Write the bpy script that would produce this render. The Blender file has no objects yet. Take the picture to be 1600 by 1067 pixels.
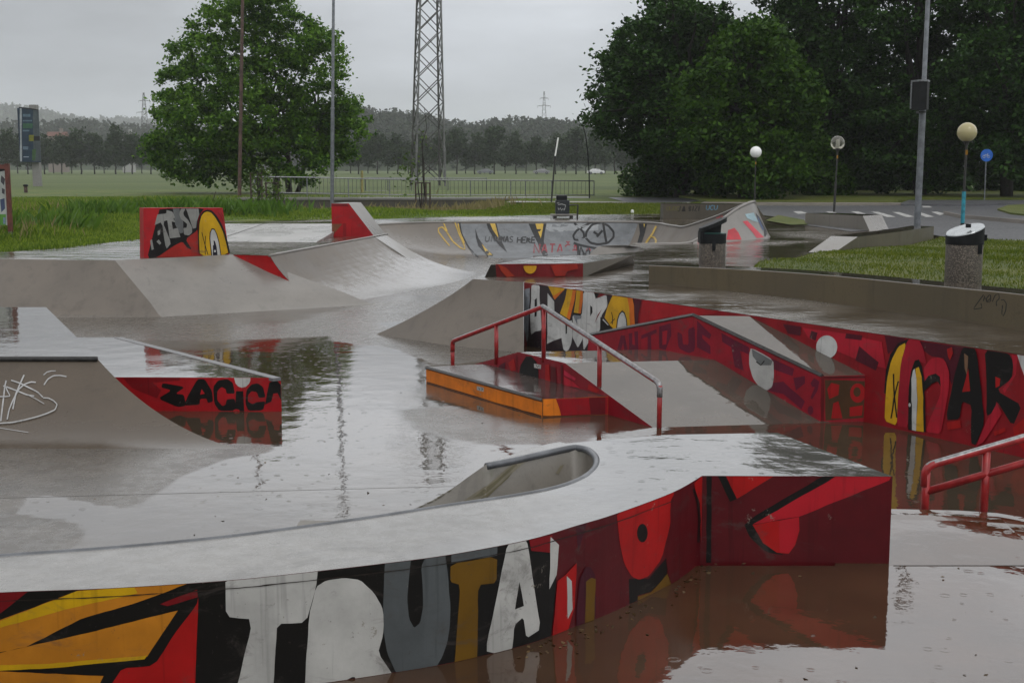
import bpy, bmesh, math, random
import numpy as np
from mathutils import Vector, Matrix
from mathutils.bvhtree import BVHTree
from mathutils.geometry import tessellate_polygon

random.seed(7)
R = np.random.default_rng(11)
S = bpy.context.scene
COL = S.collection
W = bpy.data.worlds.new("World"); S.world = W; W.use_nodes = True

# ------------------------------------------------------------------ camera
EYE = 1.7
FPX = 2000.0
PITCH = math.atan(271.5 / FPX)
CP, SP = math.cos(PITCH), math.sin(PITCH)
cam = bpy.data.cameras.new("camera"); cam.sensor_width = 36; cam.lens = 45.0
cam.clip_start = 0.1; cam.clip_end = 20000
cam_o = bpy.data.objects.new("camera", cam); COL.objects.link(cam_o)
cam_o.location = (0, 0, EYE); cam_o.rotation_euler = (math.pi / 2 - PITCH, 0, 0)
S.camera = cam_o


def ray(px, py):
    u = (px - 800) / FPX; v = (533.5 - py) / FPX
    return Vector((u, CP + v * SP, -SP + v * CP))


def P(px, py, z=0.0):
    """point of the photo seen on the level z"""
    d = ray(px, py); t = (z - EYE) / d.z
    return Vector((d.x * t, d.y * t, z))


def Y(px, py, y):
    """point of the photo seen at distance y"""
    d = ray(px, py); t = y / d.y
    return Vector((d.x * t, y, EYE + d.z * t))


def xy(px, py, z=0.0):
    p = P(px, py, z); return (p.x, p.y)


# ------------------------------------------------------------------ object helpers
def tag(o, label=None, cat=None, group=None, kind=None):
    if label: o["label"] = label
    if cat: o["category"] = cat
    if group: o["group"] = group
    if kind: o["kind"] = kind
    return o


ORG = {}


def thing(name, loc, label, cat, group=None):
    o = bpy.data.objects.new(name, None); COL.objects.link(o)
    o.empty_display_size = 0.2
    o.location = loc; ORG[o] = Vector(loc)
    return tag(o, label, cat, group)


class MB:
    def __init__(s):
        s.v = []; s.f = []; s.m = []

    def add(s, verts, faces, mi=0):
        b = len(s.v)
        s.v += [tuple(p) for p in verts]
        s.f += [tuple(i + b for i in f) for f in faces]
        s.m += [mi] * len(faces)

    def prism(s, poly, z0, z1, mi=0, mtop=None, mbot=None):
        """plan polygon (ccw) extruded; z0/z1 numbers or one value per corner"""
        n = len(poly)
        zb = [z0] * n if isinstance(z0, (int, float)) else z0
        zt = [z1] * n if isinstance(z1, (int, float)) else z1
        a = sum(poly[i][0] * poly[(i + 1) % n][1] - poly[(i + 1) % n][0] * poly[i][1] for i in range(n))
        if a < 0:
            poly = poly[::-1]; zb = zb[::-1]; zt = zt[::-1]
        vb = [(p[0], p[1], zb[i]) for i, p in enumerate(poly)]
        vt = [(p[0], p[1], zt[i]) for i, p in enumerate(poly)]
        b = len(s.v); s.v += vb + vt
        for i in range(n):
            j = (i + 1) % n
            s.f.append((b + i, b + j, b + n + j, b + n + i)); s.m.append(mi)
        tris = tessellate_polygon([[Vector(p) for p in [(q[0], q[1], 0) for q in poly]]])
        for t in tris:
            p0, p1, p2 = [poly[i] for i in t]
            ar = (p1[0] - p0[0]) * (p2[1] - p0[1]) - (p2[0] - p0[0]) * (p1[1] - p0[1])
            if ar < 0: t = (t[0], t[2], t[1])
            s.f.append(tuple(b + n + i for i in t)); s.m.append(mi if mtop is None else mtop)
            s.f.append(tuple(b + i for i in t[::-1])); s.m.append(mi if mbot is None else mbot)

    def box(s, c, d, rz=0.0, mi=0):
        ca, sa = math.cos(rz), math.sin(rz)
        q = []
        for z in (-1, 1):
            for a, b_ in ((-1, -1), (1, -1), (1, 1), (-1, 1)):
                x, y = a * d[0] / 2, b_ * d[1] / 2
                q.append((c[0] + x * ca - y * sa, c[1] + x * sa + y * ca, c[2] + z * d[2] / 2))
        s.add(q, [(0, 3, 2, 1), (4, 5, 6, 7), (0, 1, 5, 4), (1, 2, 6, 5), (2, 3, 7, 6), (3, 0, 4, 7)], mi)

    def tube(s, pts, r, n=10, mi=0, cap=True):
        pts = [Vector(p) for p in pts]
        rr = [r] * len(pts) if isinstance(r, (int, float)) else list(r)
        ring = []
        up = None
        for i, p in enumerate(pts):
            a = pts[max(i - 1, 0)]; c = pts[min(i + 1, len(pts) - 1)]
            t = (c - a).normalized()
            if up is None:
                up = Vector((0, 0, 1)) if abs(t.z) < 0.9 else Vector((1, 0, 0))
            e1 = t.cross(up)
            if e1.length < 1e-4: e1 = t.cross(Vector((0.3, 1, 0.1)))
            e1.normalize(); e2 = e1.cross(t).normalized(); up = e2
            ring.append([p + (e1 * math.cos(2 * math.pi * k / n) + e2 * math.sin(2 * math.pi * k / n)) * rr[i] for k in range(n)])
        b = len(s.v)
        for g in ring: s.v += [tuple(q) for q in g]
        for i in range(len(pts) - 1):
            for k in range(n):
                l = (k + 1) % n
                s.f.append((b + i * n + k, b + (i + 1) * n + k, b + (i + 1) * n + l, b + i * n + l)); s.m.append(mi)
        if cap:
            s.f.append(tuple(b + k for k in range(n))); s.m.append(mi)
            s.f.append(tuple(b + (len(pts) - 1) * n + k for k in range(n))[::-1]); s.m.append(mi)

    def lathe(s, c, prof, n=24, mi=0):
        b = len(s.v)
        for r, z in prof:
            for k in range(n):
                a = 2 * math.pi * k / n
                s.v.append((c[0] + r * math.cos(a), c[1] + r * math.sin(a), c[2] + z))
        for i in range(len(prof) - 1):
            for k in range(n):
                l = (k + 1) % n
                s.f.append((b + i * n + k, b + i * n + l, b + (i + 1) * n + l, b + (i + 1) * n + k)); s.m.append(mi)

    def grid(s, rows, mi=0, flip=False):
        n = len(rows[0]); b = len(s.v)
        for r_ in rows: s.v += [tuple(p) for p in r_]
        for i in range(len(rows) - 1):
            for k in range(n - 1):
                f = (b + i * n + k, b + i * n + k + 1, b + (i + 1) * n + k + 1, b + (i + 1) * n + k)
                s.f.append(f[::-1] if flip else f); s.m.append(mi)

    def build(s, name, mats, parent=None, smooth=False, bevel=0.0):
        me = bpy.data.meshes.new(name)
        root = parent
        off = Vector((0, 0, 0))
        while root is not None:
            if root in ORG: off = ORG[root]; break
            root = root.parent
        me.from_pydata([(p[0] - off.x, p[1] - off.y, p[2] - off.z) for p in s.v], [], s.f)
        if not isinstance(mats, (list, tuple)): mats = [mats]
        for m in mats: me.materials.append(m)
        if len(mats) > 1: me.polygons.foreach_set("material_index", s.m)
        me.update()
        if smooth: me.polygons.foreach_set("use_smooth", [True] * len(me.polygons))
        o = bpy.data.objects.new(name, me); COL.objects.link(o)
        if parent is not None: o.parent = parent
        if bevel > 0:
            md = o.modifiers.new("bevel", "BEVEL"); md.width = bevel; md.segments = 2; md.limit_method = "ANGLE"
            md.angle_limit = math.radians(40)
        if smooth == "auto":
            me.polygons.foreach_set("use_smooth", [True] * len(me.polygons))
            me.set_sharp_from_angle(angle=math.radians(35))
        return o


def np_mesh(name, V, F, mats, parent=None):
    """fast mesh from arrays: F has 3 or 4 columns"""
    me = bpy.data.meshes.new(name)
    off = ORG.get(parent, Vector((0, 0, 0))) if parent is not None else Vector((0, 0, 0))
    V = np.asarray(V, dtype=np.float32) - np.array(off, dtype=np.float32)
    F = np.asarray(F, dtype=np.int32); k = F.shape[1]
    me.vertices.add(len(V)); me.vertices.foreach_set("co", V.ravel())
    me.loops.add(F.size); me.loops.foreach_set("vertex_index", F.ravel())
    me.polygons.add(len(F)); me.polygons.foreach_set("loop_start", np.arange(0, F.size, k, dtype=np.int32))
    me.update(calc_edges=True)
    if not isinstance(mats, (list, tuple)): mats = [mats]
    for m in mats: me.materials.append(m)
    o = bpy.data.objects.new(name, me); COL.objects.link(o)
    if parent is not None: o.parent = parent
    return o


# ------------------------------------------------------------------ materials
def lin(c):
    return tuple((x / 255 / 12.92) if x <= 10 else ((x / 255 + 0.055) / 1.055) ** 2.4 for x in c)


class NT:
    def __init__(s, name):
        s.m = bpy.data.materials.new(name); s.m.use_nodes = True
        s.t = s.m.node_tree; s.b = s.t.nodes["Principled BSDF"]
        s.tc = s.t.nodes.new("ShaderNodeTexCoord"); s.geo = s.t.nodes.new("ShaderNodeNewGeometry")
        s.pos = s.geo.outputs["Position"]

    def n(s, typ, **kw):
        o = s.t.nodes.new(typ)
        for k, v in kw.items(): setattr(o, k, v)
        return o

    def l(s, a, b): s.t.links.new(a, b)

    def setv(s, sock, val):
        if hasattr(val, "node"): s.l(val, sock)
        else: sock.default_value = val

    def noise(s, scale, detail=4, rough=0.55, vec=None, stretch=None, dist=0.0):
        v = vec or s.pos
        if stretch:
            mp = s.n("ShaderNodeMapping"); mp.inputs["Scale"].default_value = stretch; s.l(v, mp.inputs["Vector"]); v = mp.outputs[0]
        o = s.n("ShaderNodeTexNoise"); s.l(v, o.inputs["Vector"])
        o.inputs["Scale"].default_value = scale; o.inputs["Detail"].default_value = detail
        o.inputs["Roughness"].default_value = rough; o.inputs["Distortion"].default_value = dist
        return o.outputs["Fac"]

    def ramp(s, fac, a, b, lo=0.0, hi=1.0, smooth=True):
        o = s.n("ShaderNodeMapRange"); o.interpolation_type = "SMOOTHSTEP" if smooth else "LINEAR"
        s.setv(o.inputs["Value"], fac)
        for i, v in zip((1, 2, 3, 4), (a, b, lo, hi)): o.inputs[i].default_value = v
        return o.outputs[0]

    def math(s, op, a, b=0.0, c=0.0):
        o = s.n("ShaderNodeMath", operation=op)
        for i, v in enumerate((a, b, c)): s.setv(o.inputs[i], v)
        return o.outputs[0]

    def mix(s, fac, a, b):
        o = s.n("ShaderNodeMix", data_type="RGBA"); s.setv(o.inputs[0], fac)
        for i, v in ((6, a), (7, b)):
            if hasattr(v, "node"): s.l(v, o.inputs[i])
            else: o.inputs[i].default_value = (*v[:3], 1)
        return o.outputs[2]

    def mixf(s, fac, a, b):
        o = s.n("ShaderNodeMix", data_type="FLOAT")
        s.setv(o.inputs[0], fac); s.setv(o.inputs[2], a); s.setv(o.inputs[3], b)
        return o.outputs[0]

    def bump(s, h, strength=0.3, dist=0.01, prev=None):
        o = s.n("ShaderNodeBump"); s.setv(o.inputs["Strength"], strength)
        s.setv(o.inputs["Distance"], dist); s.l(h, o.inputs["Height"])
        if prev is not None: s.l(prev, o.inputs["Normal"])
        return o.outputs[0]

    def out(s, color=None, rough=None, normal=None, ior=None, metal=None, spec=None):
        if color is not None: s.setv(s.b.inputs["Base Color"], color if hasattr(color, "node") else (*color[:3], 1))
        if rough is not None: s.setv(s.b.inputs["Roughness"], rough)
        if normal is not None: s.l(normal, s.b.inputs["Normal"])
        if ior is not None: s.setv(s.b.inputs["IOR"], ior)
        if metal is not None: s.setv(s.b.inputs["Metallic"], metal)
        if spec is not None: s.setv(s.b.inputs["Specular IOR Level"], spec)
        return s.m


def ripples(k):
    """small rain rings on standing water"""
    hs = None
    for sc, off in ((4.5, 0.0), (7.0, 7.3)):
        mp = k.n("ShaderNodeMapping"); k.l(k.pos, mp.inputs["Vector"]); mp.inputs["Location"].default_value = (off, off * 1.7, 0)
        mp.inputs["Scale"].default_value = (1, 1, 0)
        vo = k.n("ShaderNodeTexVoronoi", feature="F1", voronoi_dimensions="2D"); k.l(mp.outputs[0], vo.inputs["Vector"])
        vo.inputs["Scale"].default_value = sc
        sep = k.n("ShaderNodeSeparateColor"); k.l(vo.outputs["Color"], sep.inputs[0])
        d = k.math("DIVIDE", vo.outputs["Distance"], sc)
        rad = k.math("MULTIPLY", sep.outputs[0], 0.030)
        x = k.math("SUBTRACT", d, rad)
        env = k.math("EXPONENT", k.math("MULTIPLY", k.math("MULTIPLY", x, x), -9000.0))
        wv = k.math("SINE", k.math("MULTIPLY", x, 520.0))
        on = k.ramp(sep.outputs[1], 0.72, 0.85)
        h = k.math("MULTIPLY", k.math("MULTIPLY", env, wv), on)
        hs = h if hs is None else k.math("ADD", hs, h)
    return hs


def wet_ground(name, mud, damp, bias=0.0, attr=None, nscale=0.35, gradx=None, wrough=0.035, drough=(0.20, 0.34), wave=1.0, ior=1.75, stretch=None):
    """concrete lying under a film of rain water: puddles mirror, damp patches do not"""
    k = NT(name)
    big = k.noise(nscale, 5, 0.55, stretch=stretch)
    fine = k.noise(9, 4, 0.6)
    w = k.math("ADD", k.math("MULTIPLY", k.math("SUBTRACT", big, 0.5), 1.5), bias)
    w = k.math("ADD", w, k.math("MULTIPLY", k.math("SUBTRACT", fine, 0.5), 0.12))
    if gradx:
        sx_ = k.n("ShaderNodeSeparateXYZ"); k.l(k.pos, sx_.inputs[0])
        w = k.math("ADD", w, k.ramp(sx_.outputs[0], *gradx))
    if attr:
        a = k.n("ShaderNodeAttribute"); a.attribute_name = attr
        w = k.math("ADD", w, a.outputs["Fac"])
    wet = k.ramp(w, 0.28, 0.68)
    sp = k.noise(60, 3, 0.7)
    st = k.noise(1.7, 5, 0.65)
    dampc = k.mix(k.ramp(st, 0.3, 0.7), tuple(x * 0.82 for x in damp), tuple(min(x * 1.14, 1) for x in damp))
    dampc = k.mix(k.ramp(sp, 0.45, 0.75, 0, 0.35), dampc, tuple(x * 0.6 for x in damp))
    tide = k.noise(0.7, 6, 0.7, dist=1.0)
    dampc = k.mix(k.ramp(tide, 0.54, 0.60, 0, 0.32), dampc, tuple(x * 0.45 for x in damp))
    scr = k.noise(3.0, 5, 0.7, stretch=(0.5, 3.5, 1), dist=0.6)
    dampc = k.mix(k.ramp(scr, 0.62, 0.70, 0, 0.3), dampc, tuple(x * 0.4 for x in damp))
    mudc = k.mix(k.ramp(st, 0.25, 0.75), tuple(x * 0.75 for x in mud), tuple(x * 1.2 for x in mud))
    col = k.mix(wet, dampc, mudc)
    rough = k.mixf(wet, k.ramp(fine, 0.3, 0.7, *drough), wrough)
    wav = k.noise(2.2, 2, 0.5)
    chop = k.noise(16, 2, 0.5)
    n1 = k.bump(wav, 1.0, 0.0045 * wave)
    n2 = k.bump(chop, 1.0, 0.0006 * wave, n1)
    n3 = k.bump(ripples(k), k.math("MULTIPLY", wet, 0.8), 0.0002, n2)
    n4 = k.bump(sp, k.math("MULTIPLY", k.math("SUBTRACT", 1.0, wet), 0.5), 0.002, n3)
    return k.out(col, rough, n4, k.mixf(wet, 1.42, ior))


def concrete(name, c, rough=0.4, streak=0.3, ior=1.5, dark=0.55, fine=0.5, moss=0.0, slope=False):
    k = NT(name)
    a = k.noise(0.8, 5, 0.6); b = k.noise(45, 3, 0.7); st = k.noise(5, 4, 0.6, stretch=(1, 1, 0.12))
    col = k.mix(k.ramp(a, 0.3, 0.7), tuple(x * 0.85 for x in c), tuple(x * 1.15 for x in c))
    col = k.mix(k.ramp(st, 0.5, 0.75, 0, streak), col, tuple(x * dark for x in c))
    col = k.mix(k.ramp(b, 0.5, 0.8, 0, fine), col, tuple(x * 0.6 for x in c))
    if moss:
        col = k.mix(k.ramp(k.noise(2.5, 5, 0.65), 0.55, 0.75, 0, moss), col, (0.05, 0.06, 0.02))
    scr = k.noise(2.2, 6, 0.7, dist=1.4)
    col = k.mix(k.ramp(scr, 0.60, 0.66, 0, 0.28), col, tuple(x * 0.5 for x in c))
    n = k.bump(b, 0.6, 0.002)
    if slope:
        sz = k.n("ShaderNodeSeparateXYZ"); k.l(k.geo.outputs["True Normal"], sz.inputs[0])
        wt = k.ramp(k.math("ADD", k.math("ABSOLUTE", sz.outputs[2]), k.math("MULTIPLY", k.math("SUBTRACT", st, 0.5), 0.25)), 0.74, 1.0)
        col = k.mix(wt, col, tuple(x * 0.8 for x in c))
        return k.out(col, k.mixf(wt, k.ramp(a, 0.3, 0.7, rough, rough * 1.4), 0.15), k.bump(k.noise(1.3, 3), 0.4, 0.02, n), ior)
    n = k.bump(k.noise(1.3, 3), 0.5, 0.02, n)
    return k.out(col, k.ramp(a, 0.3, 0.7, rough * 0.75, rough * 1.25), n, ior)


PAINT = {}


def paint(c, gain=0.97):
    """wall paint, c = its sRGB colour as the photo shows it on an upright wall"""
    key = tuple(c)
    if key in PAINT: return PAINT[key]
    l_ = tuple(min(x * gain, 0.8) for x in lin(c))
    k = NT("paint_%d_%d_%d" % key)
    st = k.noise(7, 4, 0.6, stretch=(1, 1, 0.1)); a = k.noise(3.1, 5, 0.6); sp = k.noise(38, 3, 0.65)
    col = k.mix(k.ramp(a, 0.3, 0.72), tuple(x * 0.80 for x in l_), tuple(min(x * 1.12, 0.85) for x in l_))
    col = k.mix(k.ramp(st, 0.55, 0.8, 0, 0.35), col, tuple(x * 0.55 for x in l_))
    col = k.mix(k.ramp(sp, 0.66, 0.74, 0, 0.5), col, (0.05, 0.04, 0.035))
    chip = k.noise(4.5, 8, 0.8)
    col = k.mix(k.ramp(chip, 0.64, 0.665, 0, 0.85), col, (0.20, 0.18, 0.15))
    drip = k.noise(26, 3, 0.5, stretch=(1, 1, 0.045))
    col = k.mix(k.ramp(drip, 0.58, 0.70, 0, 0.42), col, tuple(x * 0.45 for x in l_))
    scf = k.noise(2.6, 7, 0.75, stretch=(1, 1, 2.2), dist=0.8)
    col = k.mix(k.ramp(scf, 0.54, 0.68, 0, 0.45), col, (0.06, 0.05, 0.045))
    n = k.bump(sp, 0.4, 0.002)
    PAINT[key] = k.out(col, 0.42, n, 1.45, spec=0.3)
    return PAINT[key]


def simple(name, c, rough=0.5, metal=0.0, var=0.2, scale=8.0, ior=1.45, bump=0.0, spec=None):
    k = NT(name)
    a = k.noise(scale, 4, 0.6)
    col = k.mix(k.ramp(a, 0.3, 0.7), tuple(x * (1 - var) for x in c), tuple(min(x * (1 + var), 1) for x in c))
    nrm = k.bump(a, 0.5, bump) if bump else None
    return k.out(col, rough, nrm, ior, metal, spec)


def leafmat(name, c1, c2, rough=0.45, trans=0.0, scale=0.6):
    k = NT(name)
    rnd = k.geo.outputs["Random Per Island"]
    a = k.noise(scale, 3, 0.6)
    f = k.math("ADD", k.math("MULTIPLY", rnd, 0.6), k.math("MULTIPLY", a, 0.7))
    col = k.mix(k.ramp(f, 0.3, 1.0), c1, c2)
    k.out(col, rough, None, 1.4, spec=0.22)
    if trans:
        tr = k.n("ShaderNodeBsdfTranslucent"); k.l(col, tr.inputs[0])
        mx = k.n("ShaderNodeMixShader"); mx.inputs[0].default_value = trans
        k.l(k.b.outputs[0], mx.inputs[1]); k.l(tr.outputs[0], mx.inputs[2])
        k.l(mx.outputs[0], k.t.nodes["Material Output"].inputs["Surface"])
    return k.m


M = {}
M["floor"] = wet_ground("wet_floor", (0.046, 0.032, 0.020), (0.095, 0.084, 0.072), bias=0.38, attr="wet")
M["near_floor"] = wet_ground("wet_near_floor", (0.052, 0.0265, 0.0135), (0.14, 0.10, 0.075), bias=0.8)
M["deck"] = wet_ground("wet_deck", (0.056, 0.042, 0.029), (0.14, 0.125, 0.108), bias=0.55, nscale=0.45, wave=6.0, wrough=0.07)
M["near_deck"] = wet_ground("wet_near_deck", (0.085, 0.080, 0.074), (0.225, 0.218, 0.208), bias=0.12, nscale=0.6, wave=2.6, wrough=0.07, gradx=(-0.9, 1.1, 0.0, 0.75))
M["ramp_top"] = wet_ground("wet_ramp_top", (0.066, 0.054, 0.043), (0.165, 0.156, 0.143), bias=0.75, nscale=0.4)
M["bank"] = concrete("bank_concrete", (0.122, 0.104, 0.086), 0.46, 0.5, slope=True)
M["ramp"] = concrete("ramp_concrete", (0.082, 0.062, 0.044), 0.45, 0.35, moss=0.15, slope=True)
M["pale"] = concrete("pale_concrete", (0.175, 0.163, 0.148), 0.34, 0.3)
M["rough_wall"] = concrete("exposed_concrete", (0.088, 0.067, 0.036), 0.62, 0.5, dark=0.5, fine=0.8)
M["stain"] = concrete("stained_concrete", (0.15, 0.137, 0.118), 0.38, 0.35, moss=0.5)
M["steel"] = simple("galvanised_steel", (0.18, 0.187, 0.195), 0.38, 0.6, 0.3, 20)
M["coping"] = simple("coping_steel", (0.115, 0.12, 0.13), 0.36, 0.4, 0.25, 6)
M["darksteel"] = simple("dark_steel", (0.028, 0.027, 0.026), 0.38, 0.2, 0.4, 20)
M["redrail"] = simple("red_rail_paint", (0.27, 0.016, 0.017), 0.28, 0.0, 0.25, 14)
M["worn"] = simple("worn_rail_steel", (0.24, 0.235, 0.24), 0.30, 0.55, 0.35, 30)
M["orange"] = paint((190, 104, 24), 1.2)
M["pole"] = simple("pole_zinc", (0.14, 0.15, 0.163), 0.42, 0.4, 0.25, 6)
M["rust"] = simple("rusty_pole", (0.075, 0.045, 0.035), 0.6, 0.1, 0.45, 5)
M["black"] = simple("black_plastic", (0.008, 0.009, 0.010), 0.55, 0, 0.3, 8, spec=0.2)
M["wood"] = simple("weathered_stake", (0.045, 0.03, 0.022), 0.7, 0, 0.4, 9)
M["white"] = simple("white_paint", (0.7, 0.7, 0.68), 0.4, 0, 0.1)
M["redbrown"] = simple("redbrown_paint", (0.10, 0.03, 0.022), 0.45, 0, 0.3)
M["asphalt"] = wet_ground("wet_asphalt", (0.055, 0.055, 0.06), (0.085, 0.086, 0.092), bias=-0.25, nscale=0.3, wave=1.0, ior=1.45, drough=(0.36, 0.5))
M["mark"] = simple("road_marking", (0.36, 0.36, 0.35), 0.45, 0, 0.35, 7)
M["kerb"] = concrete("kerb_stone", (0.19, 0.17, 0.15), 0.5, 0.3)
M["bark"] = simple("bark", (0.045, 0.036, 0.028), 0.8, 0, 0.45, 12, bump=0.03)
M["bark_dark"] = simple("dark_bark", (0.02, 0.017, 0.014), 0.85, 0, 0.4, 12, bump=0.03)
# ------------------------------------------------------------------ painting on walls
def ribbon(pts, w):
    """a brush stroke as one polygon strip"""
    pts = [Vector((p[0], p[1])) for p in pts]
    L, Rr = [], []
    for i, p in enumerate(pts):
        a = pts[max(i - 1, 0)]; c = pts[min(i + 1, len(pts) - 1)]
        t = (c - a).normalized(); n = Vector((-t.y, t.x)) * w / 2
        L.append(p + n); Rr.append(p - n)
    return [(q.x, q.y) for q in L + Rr[::-1]]


def ell(cx, cy, rx, ry, n=20, a0=0, a1=360):
    full = abs(a1 - a0) >= 360
    m = n if full else n + 1
    return [(cx + rx * math.cos(math.radians(a0 + (a1 - a0) * i / n)), cy + ry * math.sin(math.radians(a0 + (a1 - a0) * i / n))) for i in range(m)]


def sc(pts, s, ox, oy):
    return [(ox + x * s, oy + y * s) for x, y in pts]


def hand(p):
    """corners rounded and edges slightly unsteady, as brushed by hand"""
    n = len(p)
    if n > 8:
        q = []
        for i in range(n):
            a, b = p[i], p[(i + 1) % n]
            q += [(a[0] * .86 + b[0] * .14, a[1] * .86 + b[1] * .14), (a[0] * .14 + b[0] * .86, a[1] * .14 + b[1] * .86)]
        p = q; n = len(p)
    out = []
    for i in range(n):
        a, b = p[i], p[(i + 1) % n]; out.append(a)
        L = math.hypot(b[0] - a[0], b[1] - a[1]); m = int(L / 14)
        for j in range(1, m):
            t = j / m; nx_, ny_ = -(b[1] - a[1]) / L, (b[0] - a[0]) / L; w = random.uniform(-.55, .55)
            out.append((a[0] + (b[0] - a[0]) * t + nx_ * w, a[1] + (b[1] - a[1]) * t + ny_ * w))
    return out


def layers(polys):
    boxes = []; out = []
    for c, p in polys:
        p = hand(p)
        b = (min(q[0] for q in p), min(q[1] for q in p), max(q[0] for q in p), max(q[1] for q in p))
        lay = 1
        for bb, l in boxes:
            if not (b[2] < bb[0] or b[0] > bb[2] or b[3] < bb[1] or b[1] > bb[3]): lay = max(lay, l + 1)
        boxes.append((b, lay)); out.append((c, p, lay))
    return out


def flat_faces(poly, cuts_u=(), lo=None, hi=None):
    bm = bmesh.new()
    pts = []
    for p in poly:
        if not pts or (Vector(p) - Vector(pts[-1])).length > 1e-5: pts.append(p)
    tris = tessellate_polygon([[Vector((p[0], p[1], 0)) for p in pts]])
    vs = [bm.verts.new((p[0], p[1], 0)) for p in pts]
    for t in tris:
        try: bm.faces.new([vs[i] for i in t])
        except ValueError: pass
    def cut(co, no, clear=False):
        bmesh.ops.bisect_plane(bm, geom=bm.verts[:] + bm.edges[:] + bm.faces[:], plane_co=co, plane_no=no, clear_outer=clear)
    if hi is not None: cut((0, hi, 0), (0, 1, 0), True)
    if lo is not None: cut((0, lo, 0), (0, -1, 0), True)
    for ax, val in cuts_u:
        cut((val, 0, 0) if ax == 0 else (0, val, 0), (1, 0, 0) if ax == 0 else (0, 1, 0))
    V = [tuple(v.co) for v in bm.verts]
    bm.verts.index_update()
    F = [tuple(v.index for v in f.verts) for f in bm.faces]
    bm.free()
    return V, F


LAYER = 0.0005


class Wall:
    """an upright wall over the plan line pts (as seen from left to right)"""

    def __init__(s, pts, z0, z1, base=0.0):
        s.p = [Vector(q[:2]) for q in pts]; s.z0 = z0; s.z1 = z1; s.base = base
        s.c = [0]
        for a, b in zip(s.p, s.p[1:]): s.c.append(s.c[-1] + (b - a).length)

    def inv(s, px, py):
        d = ray(px, py); best = None
        n = len(s.p) - 1
        for i in range(n):
            a, b = s.p[i], s.p[i + 1]; e = b - a
            den = d.x * e.y - d.y * e.x
            t = (a.x * e.y - a.y * e.x) / den
            k = ((t * d.x - a.x) * e.x + (t * d.y - a.y) * e.y) / e.length_squared
            ok = (k >= 0 or i == 0) and (k <= 1 or i == n - 1)
            if ok and t > 0 and (best is None or t < best[0]): best = (t, s.c[i] + k * e.length, EYE + t * d.z)
        return best[1], best[2]

    def map(s, u, z, off):
        i = 0
        while i < len(s.p) - 2 and u > s.c[i + 1]: i += 1
        a, b = s.p[i], s.p[i + 1]; e = (b - a).normalized()
        q = a + e * (u - s.c[i]); nrm = Vector((e.y, -e.x))
        if len(s.p) > 2:
            t1 = (s.p[min(i + 1, len(s.p) - 1)] - s.p[max(i - 1, 0)]).normalized()
        q = q + nrm * off
        return (q.x, q.y, z)

    def paint(s, polys, name, parent, layer=LAYER):
        mb = MB(); mats = []; cuts = [(0, c) for c in s.c[1:-1]]
        L = s.c[-1]
        for c, p, lay in layers(polys):
            m = paint(c) if isinstance(c, tuple) else c
            if m not in mats: mats.append(m)
            uv = [s.inv(*q) for q in p]
            V, F = flat_faces(uv, cuts, s.z0 + 0.002, s.z1 - 0.002)
            mb.add([s.map(min(max(v[0], 0.002), L - 0.002), v[1], s.base + lay * layer) for v in V], F, mats.index(m))
        return mb.build(name, mats, parent)


def ray_paint(obj, polys, name, parent, step=6.0, off0=0.003):
    """the same on a curved surface: every corner is carried along the view ray onto it"""
    me = obj.data
    off = ORG.get(obj, None)
    root = obj.parent; w = Vector((0, 0, 0))
    while root is not None:
        if root in ORG: w = ORG[root]; break
        root = root.parent
    bv = BVHTree.FromPolygons([v.co + w for v in me.vertices], [tuple(p.vertices) for p in me.polygons])
    mb = MB(); mats = []
    for c, p, lay in layers(polys):
        m = paint(c) if isinstance(c, tuple) else c
        if m not in mats: mats.append(m)
        xs = [q[0] for q in p]; ys = [q[1] for q in p]
        cuts = [(0, x) for x in np.arange(math.floor(min(xs) / step) * step + step, max(xs), step)]
        cuts += [(1, y) for y in np.arange(math.floor(min(ys) / step) * step + step, max(ys), step)]
        V, F = flat_faces(p, cuts)
        out = []
        for v in V:
            d = ray(v[0], v[1]).normalized()
            h, n, i, t = bv.ray_cast(Vector((0, 0, EYE)), d)
            if h is None: out.append(None); continue
            if n.dot(d) > 0: n = -n
            out.append(h + n * (off0 + lay * 0.0015))
        idx = {}; vv = []
        for i, q in enumerate(out):
            if q is not None: idx[i] = len(vv); vv.append(tuple(q))
        mb.add(vv, [tuple(idx[i] for i in f) for f in F if all(i in idx for i in f)], mats.index(m))
    return mb.build(name, mats, parent)


def arc_z(f, run, h):
    """height fraction of a transition at the plan fraction f (0 lip .. 1 foot)"""
    if run < h * 1.02: return 1 - math.sqrt(max(0.0, 1 - (1 - f) ** 2))
    r = (run * run + h * h) / (2 * h); x = run * (1 - f)
    return (r - math.sqrt(max(r * r - x * x, 0))) / h


def loft(top, bot, n=12, prof="arc", m=1):
    rows = []
    for j in range(n + 1):
        f = j / n; row = []
        for a, b in zip(top, bot):
            a, b = Vector(a), Vector(b)
            run = (a.xy - b.xy).length; h = max(a.z - b.z, 1e-3)
            if prof == "arc": zf = arc_z(f, run, h)
            elif prof == "mix": zf = .22 * arc_z(f, run, h) + .78 * (1 - f)
            else:
                zf = 1 - f
                if f > 0.8: zf = max(0, (1 - f)) ** 1.6 * 0.2 / 0.2 ** 1.6
            row.append((a.x + (b.x - a.x) * f, a.y + (b.y - a.y) * f, b.z + h * zf))
        rows.append(row)
    return rows


def dens(pts, step=0.3):
    out = []
    for a, b in zip(pts, pts[1:]):
        a, b = Vector(a), Vector(b); n = max(1, int((b - a).length / step))
        out += [a.lerp(b, i / n) for i in range(n)]
    return out + [Vector(pts[-1])]


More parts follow.
